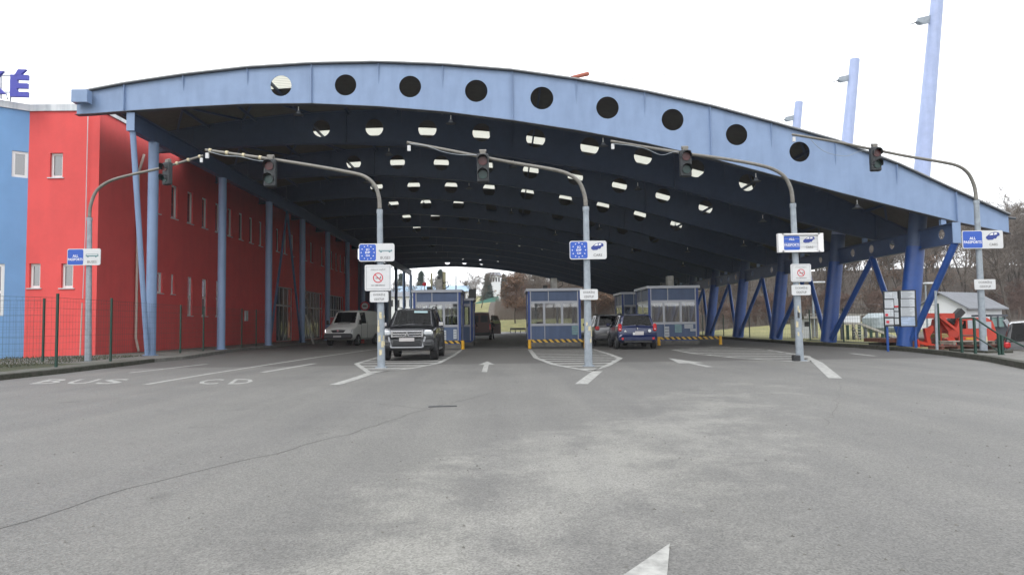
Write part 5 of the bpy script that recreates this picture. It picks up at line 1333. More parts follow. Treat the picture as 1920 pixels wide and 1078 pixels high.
# notice board between two posts
D = 26.2
nb = thing('notice_board', P(1687, 660, D), 'wide notice board of pale sheets on dark frame before the first leaning mast', 'notice board')
for px in (1661, 1713.5):
    a = P(px, 545, D); MB().boxp((a.x - .035, D, 0), (a.x + .035, D + .06, a.z)).build('post', M['royal'], nb)
a = P(1657, 612, D); b = P(1692, 545.5, D); MB().boxp((a.x, D - .05, a.z), (b.x, D - .01, b.z)).build('backboard', M['black'], nb)
a = P(1687.5, 613, D - .06); b = P(1716, 543.5, D - .06); bb = MB().boxp((a.x, D - .10, a.z), (b.x, D - .055, b.z)).build('backboard', M['black'], nb)
def sheet(px0, py0, px1, py1, d, m_=None, lines=4):
    a = P(px0, py1, D - d); b = P(px1, py0, D - d); s = MB().boxp((a.x, D - d - .006, a.z), (b.x, D - d, b.z)).build('sheet', m_ or M['sheet'], nb)
    q = MB(); h_ = b.z - a.z; w_ = b.x - a.x; rnd = random.Random(int(px0 * py0))
    for k in range(lines):
        z = a.z + h_ * (k + .5) / lines; q.boxp((a.x + w_ * .06, D - d - .009, z - .006), (a.x + w_ * rnd.uniform(.5, .94), D - d - .0065, z + .006))
    q.build('print', M['sheetline'], s)
for s_ in ((1659, 547.5, 1673, 560), (1674, 547, 1682, 560), (1659, 562, 1675, 578), (1659, 580, 1669, 594), (1670, 580, 1675, 594), (1660, 597, 1675, 609), (1677, 560, 1683.5, 576), (1677, 577, 1684, 583), (1677.5, 585, 1684.5, 595), (1678, 597, 1685, 608)): sheet(*s_, .055)
for y0_, y1_ in ((545.5, 559.5), (560.5, 575.5), (576.5, 593)): sheet(1689.5, y0_, 1714.5, y1_, .105, lines=9)
sheet(1690, 594, 1715, 611, .105, mat('pale_map', (.36, .45, .60), .6, var=.3, vscale=5), 3)
a = P(1660, 593, D - .06); b = P(1665, 588, D - .06); MB().boxp((a.x, D - .07, a.z), (b.x, D - .062, b.z)).build('red_print', M['signred'], nb)
a = P(1677, 576, D - .06); b = P(1684, 573, D - .06); MB().boxp((a.x, D - .07, a.z), (b.x, D - .062, b.z)).build('red_print', M['signred'], nb)
a = P(1662, 606, D - .06); b = P(1667, 601, D - .06); MB().boxp((a.x, D - .07, a.z), (b.x, D - .062, b.z)).build('red_print', M['signred'], nb)

# ================================================================== YARD ON THE RIGHT
GZ = -.86
def W(px, py, D): return P(px, py, D)
# white house with grey roof
D = 56
hs = thing('white_house', W(1812, 600, D), 'white gabled house with a grey tiled roof beyond the yard', 'house'); hs.location.z = 0
C0 = W(1812, 575, 56.0); ze = C0.z; C0.z = 0; gd = Vector((-math.cos(R(60)), math.sin(R(60)), 0)) * 4.0; ld = Vector((math.sin(R(60)), math.cos(R(60)), 0)) * 5.8
zp = W(1765, 549.5, 57.7).z; up = Vector((0, 0, 1))
g = MB(); base = [C0, C0 + gd]
g.prism([C0 - up * 1.5, C0 + gd - up * 1.5, C0 + gd + up * ze, C0 + gd * .5 + up * (zp - .08), C0 + up * ze], ld, 1.0); g.build('wall', M['housewhite'], hs)
rfm = MB(); gu, lu = gd.normalized(), ld.normalized(); ov = .4; sl_ = (zp - ze) / 2.0
for sgn_ in (-1, 1):
    e0 = C0 + (gd if sgn_ > 0 else Vector((0, 0, 0))) + gu * ov * sgn_ + up * (ze - sl_ * ov); rdg = C0 + gd * .5 + up * zp
    q = [e0 - lu * ov, rdg - lu * ov, rdg + ld + lu * ov, e0 + ld + lu * ov]
    rfm.add(q + [v + up * .12 for v in q], [(0, 1, 2, 3), (4, 5, 6, 7), (0, 1, 5, 4), (1, 2, 6, 5), (2, 3, 7, 6), (3, 0, 4, 7)])
rfm.build('roof', M['roofgrey'], hs)

# red crane truck
D = 30
ct_ = thing('crane_truck', W(1830, 640, D) * 1.0, 'orange red crane truck with folded loader arm in the lower yard', 'truck')
ct_.location.z = GZ
x0_, x1_ = W(1796, 600, D).x, W(1866, 600, D).x; zc0, zc1 = W(1830, 638, D).z, W(1830, 595, D).z
cb = MB(); xx = x1_ - x0_; hh = zc1 - zc0
prof = [(x0_, zc0), (x0_ + .02, zc0 + hh * .62), (x0_ + .10, zc1 - .05), (x0_ + .3, zc1), (x1_ - .35, zc1 - .02), (x1_ - .12, zc1 - .18), (x1_, zc0 + hh * .45), (x1_ + .03, zc0 + .08), (x1_ - .1, zc0 - .03)]
cb.prism([Vector((x, D, z)) for x, z in prof], (0, 1, 0), 2.0); cabo = cb.build('cab', M['tred'], ct_)
MB().boxp((x0_ + .14, D - .02, zc0 + hh * .52), (x0_ + .34, D - .004, zc1 - .14)).build('cab_window', M['cglass'], cabo)
MB().boxp((x0_ + .42, D - .02, zc0 + hh * .52), (x1_ - .5, D - .004, zc1 - .12)).build('cab_window', mat('pale_window', (.38, .42, .46), .2), cabo)
MB().boxp((x1_ - .42, D - .02, zc0 + hh * .52), (x1_ - .2, D - .004, zc1 - .2)).build('cab_window', mat('pale_window2', (.38, .42, .46), .2), cabo)
MB().boxp((x0_ + .3, D - .03, zc0 + .03), (x0_ + .75, D - .01, zc0 + .13)).build('marker_lamp', M['yellow'], cabo)
MB().boxp((x0_ - 3.2, D + .5, zc0 - .35), (x1_ + .3, D + 1.5, zc0 - .08)).build('chassis', M['black'], ct_)
MB().boxp((x0_ - 3.2, D + .1, zc0 - .05), (x0_ - .5, D + 1.9, zc0 + .12)).build('flatbed', M['trust'], ct_)
for x in (x0_ + .8, x0_ - 1.0, x0_ - 2.2):
    for yy_ in (D + .1, D + 1.7): MB().cyl((x, yy_, GZ + .5), (x, yy_ + .28, GZ + .5), .5, .5, 20).build('wheel', M['tyre'], ct_, auto=True)
def barp(pa, pb, w_, h_, m_, nm, par, D_=None):
    dd = D_ or D; return MB().bar(W(*pa, dd), W(*pb, dd), w_, h_).build(nm, m_, par)
barp((1668, 592), (1786, 592), .28, .22, M['tred'], 'boom', ct_, D - .3)
barp((1760, 592), (1788, 630), .22, .24, M['tred'], 'loader_arm', ct_, D - .5)
barp((1788, 632), (1800, 602), .2, .2, M['tred'], 'loader_arm', ct_, D - .45)
barp((1762, 594), (1792, 618), .10, .10, M['tred'], 'ram', ct_, D - .7)
barp((1781, 605), (1803, 582), .26, .28, M['black'], 'exhaust_stack', ct_, D + .4)
MB().cyl(W(1787, 626, D - .75), W(1787, 626, D - .3), .18, .18, 16).build('pivot', M['tred'], ct_, auto=True)
barp((1757, 596), (1760, 640), .2, .18, M['tred'], 'column', ct_, D - .25)
# red farm implements on the ground left of the truck
D = 28.5
im = thing('red_implement', W(1730, 655, D), 'heap of red farm implement frames and tines near the fence', 'farm implement'); im.location.z = GZ + .2
rnd = random.Random(3)
barp((1735, 615), (1743, 655), .16, .16, M['tred'], 'frame_arm', im); barp((1735, 622), (1748, 612), .14, .12, M['tred'], 'frame_arm', im)
barp((1748, 616), (1738, 632), .12, .12, M['tred'], 'frame_arm', im)
barp((1715, 640), (1768, 652), .14, .12, M['tred'], 'frame_beam', im); barp((1712, 655), (1770, 658), .14, .14, M['tred'], 'frame_beam', im)
for k in range(14):
    x = 1713 + k * 4; barp((x, 636 + rnd.uniform(0, 14)), (x + rnd.uniform(-5, 6), 662), .06, .06, M['tred'] if k % 3 else M['trust'], 'tine', im, D - .3 + rnd.uniform(0, .6))
barp((1778, 633), (1784, 648), .3, .3, M['tred'], 'panel', im, D + .3)
yb = MB().box(W(1763, 634, D + 2), (.62, .5, .42), bev=.03).build('yellow_crate', mat('pale_yellow_plastic', (.48, .40, .16), .5)); tag(yb, 'pale yellow plastic crate sitting among the red implements', 'crate')
# stacks of pallets
def pallet_stack(label, px, D, n, w_=1.2):
    c = W(px, 640, D); t = thing('pallet_stack', (c.x, D, GZ), label, 'pallet stack', 'weathered pallet stacks in the yard')
    for k in range(n):
        m = MB(); z = GZ + .0 + k * .16; jx, jy = random.uniform(-.06, .06), random.uniform(-.06, .06)
        for i in range(3): m.box((c.x + jx + (i - 1) * w_ * .45, D + jy, z + .05), (.1, .8, .1))
        for i in range(6): m.box((c.x + jx, D + jy - .36 + i * .144, z + .115), (w_, .1, .025))
        m.build('pallet', M['wood'] if k % 3 else M['trust'], t)
pallet_stack('tallest pallet stack right under the red truck cab', 1812, 25.6, 8, 1.6)
pallet_stack('lower pallet stack between the red implements and the cab', 1788, 25.2, 7, 1.3)
pallet_stack('pallet stack behind the rightmost traffic light pole', 1846, 25.8, 7, 1.4)
# pale tractor behind, black car at the edge
D = 34
tr = thing('pale_tractor', W(1872, 620, D), 'pale blue grey tractor cab with glass and silver front arm behind the red truck', 'tractor'); tr.location.z = GZ
a = W(1858, 612, D); b = W(1886, 593, D)
MB().boxp((a.x, D, b.z), (b.x + .1, D + 1.4, b.z + .1)).build('cab_roof', M['steel_edge'], tr)
for px in (1859, 1872, 1885): MB().bar(W(px, 613, D), W(px - 1, 593, D), .06, .06).build('cab_pillar', M['steel_edge'], tr)
a = W(1859, 613, D + .1); b = W(1885, 594, D + .1); MB().boxp((a.x, D + .1, a.z), (b.x, D + .12, b.z)).build('cab_glass', mat('greenish_cab_glass', (.22, .33, .32), .15), tr)
MB().boxp((a.x - .3, D + .2, GZ + .8), (b.x + .5, D + 1.6, a.z)).build('bonnet', M['steel_edge'], tr)
MB().bar(W(1884, 600, D - .4), W(1902, 632, D - .4), .12, .2).build('loader_arm', M['satin'], tr)
for px in (1862, 1886): c = W(px, 640, D); MB().cyl((c.x, D - .2, GZ + .6), (c.x, D + .2, GZ + .6), .6, .6, 20).build('wheel', M['tyre'], tr, auto=True)
bc = dict()
D0 = 24.0
bcar = car('black_estate_car', 'black car parked in the lower yard, cut by the right picture edge', (W(1942, 640, D0).x, D0, GZ + .05), R(180 - 36),
    [(-4.4, .45, .78, .84, .6, .72, .6), (-4.25, .30, .90, .98, .82, .88, .74), (-3.55, .28, 1.08, 1.14, .88, .93, .80), (-3.00, .28, 1.12, 1.18, .89, .94, .80),
     (-2.25, .28, 1.16, 1.80, .89, .94, .72), (-1.5, .28, 1.17, 1.92, .89, .94, .73), (-.75, .28, 1.17, 1.90, .89, .94, .73), (-.22, .28, 1.16, 1.84, .89, .94, .72), (-.05, .30, 1.10, 1.14, .87, .93, .84), (0, .42, .9, .98, .80, .88, .80)],
    M['blackpaint'], (-3.5, -.80), .36, .23, glass_top=(3,), rear_glass=(7,), side_glass=(4, 5, 6), low=.3)
add(bcar, 'rear_bumper', M['blackpaint'], lambda m: m.box((0, .02, .50), (1.84, .26, .34), bev=.10))
both(bcar, 'tail_light', M['taillight'], lambda m, s: (m.box((s * .82, -.03, 1.05), (.2, .2, .22), bev=.05)))
add(bcar, 'number_plate', M['signwhite'], lambda m: m.box((.1, .05, .80), (.52, .03, .12), bev=.005))
bcar['label'] = 'black car parked in the lower yard behind the green railing'
# dark car further back
D0 = 37
dcar = car('dark_blue_car', 'dark blue car half hidden behind the black car roof', (W(1902, 640, D0).x, D0, GZ + .05), R(180 - 34),
    [(-4.4, .45, .78, .84, .6, .72, .6), (-4.25, .30, .90, .98, .82, .88, .74), (-3.2, .28, 1.08, 1.14, .88, .93, .80),
     (-2.25, .28, 1.16, 1.70, .89, .94, .72), (-.22, .28, 1.16, 1.70, .89, .94, .72), (0, .42, .9, .98, .80, .88, .80)],
    M['scenic'], (-3.5, -.80), .36, .23, glass_top=(2,), rear_glass=(4,), side_glass=(3,), low=.3)
add(dcar, 'rear_bumper', M['scenic'], lambda m: m.box((0, .02, .50), (1.84, .26, .34), bev=.10)); dcar['category'] = 'car'

# conveyor ramp, platform and small white kiosk seen between the masts
D = 46
rp = thing('inspection_ramp', W(1650, 640, D), 'sloping steel vehicle ramp with trestle legs beyond the wire fence', 'ramp'); rp.location.z = 0
for o in (0, 1.6):
    A = W(1612, 607, D + o); B = W(1690, 637, D + o); MB().bar(A, B, .22, .16).build('ramp_rail', M['ac'], rp)
    A2 = W(1575, 606, D + o); MB().bar(A2, A, .22, .16).build('deck_rail', M['ac'], rp)
for k in range(9):
    px = 1578 + k * 11; yt = 607 if px < 1612 else 607 + (px - 1612) * .385
    a = W(px, yt, D); MB().boxp((a.x - .07, D - .05, -.3), (a.x + .07, D + .09, a.z - .08)).build('trestle_leg', M['green_post'] if k % 2 else M['steel_edge'], rp)
st = MB()
for k in range(7): c = W(1602 + k * 2.2, 612 + k * 5.2, D - .6); st.boxp((c.x - .28, D - .8, c.z - .03), (c.x + .28, D - .5, c.z + .02))
st.build('steps', M['ac'], rp)
MB().bar(W(1598, 606, D - .8), W(1618, 652, D - .8), .05, .05).build('stair_stringer', M['wood'], rp)
tp = MB(); c = W(1655, 600, D + 3); tp.box(c + Vector((0, 0, -.2)), (2.3, 2, 1.4), bev=.35); tag(tp.build('covered_load', M['tarp']), 'pale tarpaulin covered load standing above the ramp', 'covered load')
wt = MB(); a, b = W(1575, 608, D + 2), W(1612, 592, D + 2); wt.boxp((a.x, D + 2, a.z), (b.x, D + 4, b.z)); tag(wt.build('white_container', M['housewhite']), 'long white container body above the steel ramp', 'container')
D = 50
kk = thing('white_kiosk', W(1517, 625, D), 'small white guard kiosk with flat overhanging roof on the grass', 'kiosk')
a = W(1504, 625, D); b = W(1520, 598, D); kz = H(a.x, D)
MB().boxp((a.x, D, kz - .1), (b.x, D + 2, b.z)).build('wall', M['housewhite'], kk)
MB().boxp((a.x + .2, D - .02, b.z - .55), (b.x - .15, D, b.z - .2)).build('window', M['dark'], kk)
a2 = W(1503, 595, D); b2 = W(1536, 592, D); MB().boxp((a2.x, D - .4, a2.z - .1), (b2.x, D + 2.4, a2.z + .08)).build('roof', M['ac'], kk)
for px in (1527, 1534): c = W(px, 600, D); MB().cyl((c.x, D + .3, kz - .1), (c.x, D + .3, a2.z - .1), .09, .09, 10).build('canopy_post', M['ac'], kk)
MB().boxp((W(1521, 600, D).x, D + 2.0, kz - .1), (W(1531, 600, D).x, D + 2.6, b.z - .1)).build('grey_cabinet', M['galv'], kk)
pf = thing('overhead_gantry', W(1590, 600, 52), 'low pipe gantry running behind the blue masts', 'gantry')
for ya in (589, 596): MB().bar(W(1512, ya, 52), W(1625, ya + 1, 52), .06, .07).build('pipe', M['ac'], pf)
for px in (1514, 1545, 1580, 1612, 1624): c = W(px, 589, 52); MB().cyl((c.x, 52, H(c.x, 52) - .1), (c.x, 52, c.z), .06, .06, 8).build('leg', M['ac'], pf)
# lamp posts
def lamp(label, px, ytop, D, r=.07, arm=1):
    c = W(px, ytop, D); g0 = H(c.x, D) - .1
    t = thing('street_lamp', (c.x, D, g0), label, 'street lamp', 'slim grey street lamps beyond the fence')
    MB().cyl((c.x, D, g0), (c.x, D, c.z), r * 1.2, r * .7, 10).build('pole', M['galv'], t, auto=True)
    MB().box((c.x + arm * .45, D, c.z + .03), (1.1, .25, .12), bev=.03).build('lamp_head', M['trim'], t)
lamp('street lamp with a flat head behind the white kiosk', 1523, 530, 54, .09)
lamp('short street lamp left of the white house gable', 1735, 532, 45, .06)
lp2 = thing('metal_post', W(1754, 655, 24.5), 'slim bare grey post standing just behind the fence by the red implements', 'post'); c = W(1757, 665, 24.5); c2 = W(1754, 545, 24.5)
lp2.location = (c.x, 24.5, -.2); MB().cyl((c.x, 24.5, -.3), (c2.x, 24.5, c2.z), .05, .04, 12).build('shaft', M['galv'], lp2, auto=True)
# power line over the field
pw = MB()
for z_, y_ in ((565, 60),): pw.tube([W(1600, 571, 60), W(1700, 570, 60), W(1800, 572, 60)], .02, 4)
tag(pw.build('power_line', M['steel_edge']), 'thin wire strung across the wood behind the masts', 'wire')

# things by the red wall: board, ladder, road sign, mop bucket
D = 52
q = thing('propped_board', (P(584, 640, 44).x - .2, 47.0, .1), 'pale plank and board leaning by the glazed entrance column', 'board')
MB().bar(P(574, 590, 47), P(588, 645, 47), .28, .06).build('board', M['ac'], q)
sgn = thing('no_entry_sign', P(685, 640, 62), 'round red bordered road sign standing right of the white van', 'road sign'); sgn.location.z = 0
c = P(684.5, 574, 62); MB().cyl((c.x, 62, 0), (c.x, 62, c.z), .04).build('post', M['galv'], sgn)
MB().cyl((c.x, 61.9, c.z), (c.x, 61.93, c.z), .42, .42, 24).build('red_disc', M['signred'], sgn); MB().cyl((c.x, 61.87, c.z), (c.x, 61.9, c.z), .30, .30, 24).build('white_disc', M['signwhite'], sgn)
MB().boxp((c.x - .17, 61.86, c.z - .06), (c.x + .17, 61.868, c.z + .06)).build('symbol', M['signtext'], sgn)
q = thing('red_bin', (P(676, 635, 49).x, 49, 0), 'small red waste bin on the ground right of the white van', 'bin')
MB().cyl((q.location.x, 49, .02), (q.location.x, 49, .62), .26, .32, 16).build('bucket', M['tred'], q, auto=True); MB().cyl((q.location.x, 49, .62), (q.location.x, 49, .67), .34, .34, 16).build('lid', M['ac'], q)
q = thing('ladder', P(650, 600, 60), 'thin wooden ladder leaning against the red wall behind the van', 'ladder'); q.location.z = 0
for o in (0, .45): MB().bar((XW + 1.4, 60 + o, .1), (XW + .1, 60 + o, 5.6), .05, .08).build('stile', M['wood'], q)
for k in range(14): z = .5 + k * .36; x = XW + 1.4 - 1.3 * (z - .1) / 5.5; MB().bar((x, 60, z), (x, 60.45, z), .03, .03).build('rung', M['wood'], q)

# ================================================================== FAR BACKGROUND
def box_house(label, px0, px1, ybase, ytop, D, wallm, roofm, ridge=0, name='far_house', wins=4, dep=8):
    a = P(px0, ybase, D); b = P(px1, ytop, D); z0 = H((a.x + b.x) / 2, D) - 1; t = thing(name, ((a.x + b.x) / 2, D + dep / 2, z0 + 1), label, 'house')
    MB().boxp((a.x, D, z0), (b.x, D + dep, b.z)).build('wall', wallm, t)
    g = MB(); xa, xb = a.x - .4, b.x + .4
    g.add([(xa, D - .4, b.z), (xb, D - .4, b.z), (xb, D + dep + .4, b.z), (xa, D + dep + .4, b.z), (xa + ridge * .3, D + dep / 2, b.z + ridge), (xb - ridge * .3, D + dep / 2, b.z + ridge)],
          [(0, 1, 5, 4), (2, 3, 4, 5), (0, 4, 3), (1, 2, 5), (3, 2, 1, 0)]); g.build('roof', roofm, t)
    n = wins
    for k in range(n):
        x = a.x + (b.x - a.x) * (k + .5) / n; w_ = (b.x - a.x) / n * .25; f = MB().boxp((x - w_, D - .06, b.z - 1.9), (x + w_, D - .005, b.z - .6)).build('window', M['dark'], t)
    return t
box_house('long white warehouse with pinkish doors seen between the far columns', 728, 800, 612, 556, 135, M['housewhite'], M['roofgrey'], 1.2, 'far_warehouse', 6)
box_house('pale blue roofed hall behind the left booth', 735, 880, 560, 546, 160, M['housewhite'], mat('pale_blue_roof', (.30, .42, .55), .6), 1.6, 'far_hall', 5)
box_house('grey villa with balcony on the hill beside the tall conifer', 918, 938, 536, 517, 215, M['housewhite'], M['roofgrey'], 1.5, 'far_house', 4)
# bollard sign near far road
fs = thing('far_road_sign', P(797, 560, 112), 'small round red sign on a slanted white pole above the left booth', 'road sign'); c = P(796, 533, 112)
fs.location.z = 0; MB().cyl((c.x + .3, 112, 0), (c.x - .1, 112, P(795, 517, 112).z), .09).build('post', M['housewhite'], fs); MB().cyl((c.x, 111.8, c.z), (c.x, 111.9, c.z), .33, .33, 20).build('disc', M['signred'], fs)
# teal fence on the hillside
ff = MB(); 
a = P(893, 571, 185); b = P(934, 559, 185)
for k in range(24):
    p = a.lerp(b, k / 23); ff.boxp((p.x - .12, 185, H(p.x, 185) - .3), (p.x + .12, 185.05, p.z + .5))
for dz in (.4, -.6, -1.4): ff.bar(a + Vector((0, .1, dz)), b + Vector((0, .1, dz)), .06, .35)
tag(ff.build('hillside_fence', mat('teal_fence', (.06, .20, .17), .7)), 'teal green fence across the far grassy slope', 'fence')
# bench / barrier on far verge
gr_ = MB(); a = P(957, 612, 100); b = P(985, 608, 100); gr_.boxp((a.x, 100, .45), (b.x, 100.05, .75)); 
for k in range(4): x = a.x + (b.x - a.x) * k / 3; gr_.boxp((x - .05, 100.05, 0), (x + .05, 100.12, .75))
tag(gr_.build('guard_rail', M['ac']), 'short grey guard rail beyond the middle lane', 'guard rail')

# ================================================================== TREES
def tri_branch(mb, p0, p1, r0, r1, n=4):
    ax = (p1 - p0); 
    if ax.length < 1e-4: return
    ax.normalize(); u = ax.orthogonal().normalized(); v = ax.cross(u); o = len(mb.v)
    for p, r in ((p0, r0), (p1, r1)):
        for k in range(n): a = 2 * math.pi * k / n; mb.v.append(p + (u * math.cos(a) + v * math.sin(a)) * r)
    for k in range(n): mb.f.append((o + k, o + (k + 1) % n, o + n + (k + 1) % n, o + n + k)); mb.m.append(0)
def bare_tree(seed, height, spread=.5, dens=1.0, leaves=0.0, upright=.6):
    rnd = random.Random(seed); tk = MB(); tw = MB(); lf = MB()
    def grow(p, d, L_, r, lvl):
        segs = 4 if lvl == 0 else 3; pts = [p]
        for s in range(segs):
            d = (d + Vector((rnd.gauss(0, .10), rnd.gauss(0, .10), rnd.gauss(0, .04) + (.05 if lvl else 0)))).normalized()
            q = pts[-1] + d * L_ / segs; r0 = r * (1 - .75 * s / segs); r1 = r * (1 - .75 * (s + 1) / segs)
            if lvl <= 1: tri_branch(tk, pts[-1], q, r0, r1, 6 if lvl == 0 else 4)
            else: tri_branch(tw, pts[-1], q, max(r0, .019), max(r1, .013), 3)
            pts.append(q)
        if lvl >= 4: return
        n = int({0: 13, 1: 7, 2: 6, 3: 4}[lvl] * dens)
        for k in range(n):
            t = rnd.uniform(.28 if lvl == 0 else .2, 1.0); i = min(int(t * segs), segs - 1); b = pts[i].lerp(pts[i + 1], t * segs - i)
            az = rnd.uniform(0, 2 * math.pi); el = rnd.uniform(.25, 1.0) * spread * 1.6
            side = (d.orthogonal().normalized() * math.cos(az) + d.cross(d.orthogonal().normalized()) * math.sin(az))
            nd = (d * upright + side * (el + .25) + Vector((0, 0, .15))).normalized()
            ll = L_ * {0: .46, 1: .52, 2: .55, 3: .55}[lvl] * rnd.uniform(.6, 1.1) * (1.15 - .5 * t if lvl == 0 else 1)
            grow(b, nd, ll, r * {0: .38, 1: .42, 2: .5, 3: .55}[lvl] * (1.1 - .5 * t), lvl + 1)
            if leaves and lvl >= 1 and rnd.random() < leaves:
                for _ in range(4):
                    c = b + nd * rnd.uniform(0, ll) + Vector([rnd.gauss(0, .2) for _ in range(3)]); s = rnd.uniform(.06, .14); a1 = Vector([rnd.gauss(0, 1) for _ in range(3)]).normalized() * s; a2 = a1.orthogonal().normalized() * s
                    lf.add([c - a1, c + a2, c + a1, c - a2], [(0, 1, 2, 3)])
    grow(Vector((0, 0, -.3)), Vector((0, 0, 1)), height, height * .014 + .03, 0)
    return tk, tw, lf
def make_tree(seed, loc, label, height, group, leafm=None, **k):
    tk, tw, lf = bare_tree(seed, height, **k); t = thing('bare_tree', loc, label, 'tree', group)
    tk.build('trunk', M['bark'], t, world=False)
    cr = tw.build('crown', M['twig'], t, world=False)
    if lf.f: lf.build('leaves', leafm or M['oakleaf'], cr, world=False)
    return t
WOOD = 'bare grey trees crowding the wooded slope'
WL = 'leafless grey brown tree in the wooded slope behind the station'
protos = []
rt = random.Random(11)
specs = [(21, 13, dict(spread=.45, dens=1.0)), (22, 12, dict(spread=.55, dens=1.0)), (23, 13, dict(spread=.4, dens=1.0, upright=.75)), (24, 11, dict(spread=.6, dens=1.05)), (25, 10, dict(spread=.55, dens=1.0, leaves=.12))]
def spot(i, x, y): return Vector((x, y, H(x, y)))
pos = []
for k in range(330):            # wooded slope on the right
    x = rt.uniform(22, 110); y = 86 + 62 * rt.random() ** 1.3 - .20 * (x - 30) * rt.uniform(.7, 1)
    if abs(x / y) > .86: continue
    if all((x - a) ** 2 + (y - b) ** 2 > 4.0 for a, b, _ in pos): pos.append((x, y, 0))
for k in range(90):             # wooded knoll seen between the booths
    x = rt.uniform(2.5, 30); y = rt.uniform(127, 168)
    if all((x - a) ** 2 + (y - b) ** 2 > 6 for a, b, _ in pos): pos.append((x, y, 1))
for i, (x, y, zone) in enumerate(pos):
    j = i % 5
    if len(protos) <= j:
        s = specs[j]; t = make_tree(s[0], spot(0, x, y), WL, s[1], WOOD, **s[2]); protos.append(t); t.rotation_euler.z = rt.uniform(0, 6)
    else:
        sc_ = rt.uniform(.55, .88) * (.92 if zone else 1.0)
        dup(protos[j], spot(0, x, y), rt.uniform(0, 6.28), sc_)
for k in range(26):             # hedge row of trees that the booth windows mirror
    x = rt.uniform(-60, 60); y = -rt.uniform(70, 95)
    dup(protos[k % 5], spot(0, x, y), rt.uniform(0, 6.28), rt.uniform(.6, .9), 'leafless tree standing behind the viewpoint, mirrored in the booth windows', 'trees mirrored in the booth glass')
bush = make_tree(77, Vector((6, 131, H(6, 131))), 'reddish brown leafless shrub on the bank behind the station', 4.2, 'leafless shrubs on the far bank', spread=.95, dens=1.25)
bush.name = 'leafless_shrub'
bush.children[0].data.materials[0] = M['shrub']; [c.data.materials.__setitem__(0, M['shrub']) for c in bush.children]
for k in range(110):
    x = rt.uniform(1.5, 26); y = rt.uniform(126, 168)
    dup(bush, spot(0, x, y), rt.uniform(0, 6.28), rt.uniform(.6, 1.1))
for k in range(60):
    x = rt.uniform(22, 95); y = rt.uniform(84, 92) - .2 * (x - 30)
    dup(bush, spot(0, x, y), rt.uniform(0, 6.28), rt.uniform(.5, .9))
# single young oak with orange leaves on the bank, larger tree at right edge
make_tree(41, Vector((P(966, 600, 121).x, 121, H(1, 121))), 'slim young oak with orange brown leaves on the grass bank between the booths', 7.6, None, spread=.7, dens=1.0, leaves=.3)
make_tree(44, Vector((P(1893, 560, 62).x, 62, H(45, 62))), 'larger bare tree rising at the right edge above the black car', 10.0, None, spread=.55, dens=1.0)
make_tree(45, Vector((P(1120, 560, 118).x, 120, H(15, 120))), 'bushy oak holding brown leaves behind the middle booth', 9, None, spread=.7, dens=1.0, leaves=.35)
# conifers
def conifer(label, loc, h, seed):
    rnd = random.Random(seed); t = thing('conifer', loc, label, 'tree', 'dark conifers on the far hill'); MB().cyl((0, 0, -.3), (0, 0, h * .95), h * .018, .03, 8).build('trunk', M['bark'], t, world=False)
    f = MB()
    for k in range(int(900)):
        z = h * (.08 + .92 * rnd.random() ** 1.2); rr_ = (h - z) * .30 * rnd.uniform(.35, 1.1) + .1; a = rnd.uniform(0, 6.283); c = Vector((rr_ * math.cos(a), rr_ * math.sin(a), z - rr_ * .25))
        d = Vector((math.cos(a), math.sin(a), -.35)) * rnd.uniform(.5, 1.1); s = Vector((-math.sin(a), math.cos(a), rnd.uniform(-.3, .3))) * rnd.uniform(.25, .6)
        f.add([c - s, c + d, c + s, c - d * .3 + Vector((0, 0, .3))], [(0, 1, 2, 3)])
    f.build('crown', M['needle'], t, world=False); return t
for lb, px, yb, yt, D in (('tall conifer standing left of the grey hill villa', 914, 560, 513, 205), ('conifer right of the grey hill villa', 945, 552, 513, 225), ('broad conifer above the left booth roof', 826, 560, 505, 175), ('pointed conifer left of the yellow tubes', 790, 556, 508, 180), ('conifer far left behind the dark columns', 752, 560, 512, 190)):
    a = P(px, yb, D); b = P(px, yt, D); z = H(a.x, D); conifer(lb, Vector((a.x, D, z - .2)), max(4, b.z - z), px)
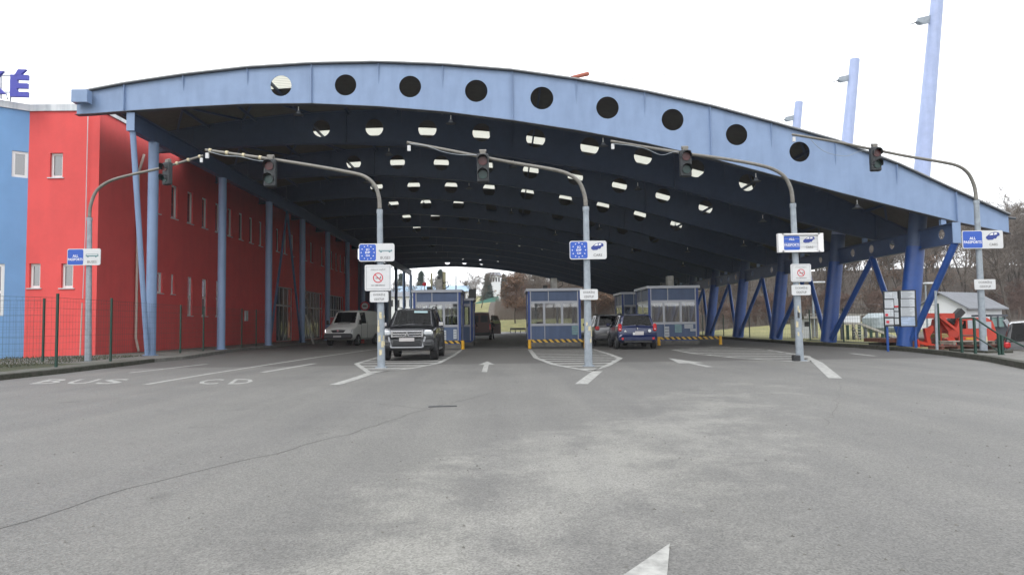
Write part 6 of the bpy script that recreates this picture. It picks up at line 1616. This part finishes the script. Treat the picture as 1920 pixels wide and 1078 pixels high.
for i, (px, D) in enumerate(((735, 150), (768, 152), (806, 158), (845, 170), (862, 165), (878, 150), (890, 146), (902, 152))):
    a = P(px, 560, D); t = dup(protos[i % 5], Vector((a.x, D, H(a.x, D))), i, .55, 'small leafless tree on the hazy hill beyond the left booth', 'hazy trees on the left hill')
# undergrowth thicket along the wood edge
ug = MB(); rnd = random.Random(5)
for k in range(24000):
    if k % 2: x = rnd.uniform(21, 100); y = 84 - .2 * (x - 30) + rnd.uniform(0, 34)
    else: x = rnd.uniform(-2.5, 28); y = rnd.uniform(126, 160)
    z = H(x, y); hh = rnd.uniform(.8, 2.6); w_ = rnd.uniform(.012, .03); dx = rnd.gauss(0, .35); dy = rnd.gauss(0, .35)
    ug.add([(x - w_, y, z - .1), (x + w_, y, z - .1), (x + dx, y + dy, z + hh)], [(0, 1, 2)])
tag(ug.build('undergrowth', M['twig']), 'brown leafless undergrowth along the edge of the wood', 'undergrowth', kind='stuff')
ug = MB()
for k in range(5000):
    x = -27 + 12 * rnd.random() ** .6; y = 17 + 12 * rnd.random(); xx = interp(kl, y)
    if x > xx - .15: continue
    h_ = rnd.uniform(.03, .09); ug.add([(x - .012, y, .1), (x + .012, y, .1), (x + rnd.gauss(0, .03), y + rnd.gauss(0, .03), .1 + h_)], [(0, 1, 2)])
tag(ug.build('grass_tufts', M['grass_l']), 'short mossy grass blades on the verge below the red wall', 'grass', kind='stuff')
# ================================================================== HAZE
hz = MB(); hz.boxp((-420, -160, -12), (420, 430, 62))
ho = hz.build('haze', None); ho.data.materials.clear(); mh = bpy.data.materials.new('haze_air'); mh.use_nodes = True
mh.node_tree.nodes.clear(); o_ = mh.node_tree.nodes.new('ShaderNodeOutputMaterial'); v_ = mh.node_tree.nodes.new('ShaderNodeVolumePrincipled')
v_.inputs['Density'].default_value = .00045; v_.inputs['Color'].default_value = (.92, .95, 1, 1); v_.inputs['Anisotropy'].default_value = .2
mh.node_tree.links.new(v_.outputs[0], o_.inputs['Volume']); ho.data.materials.append(mh); tag(ho, 'thin pale haze hanging over the whole place', 'haze', kind='stuff')
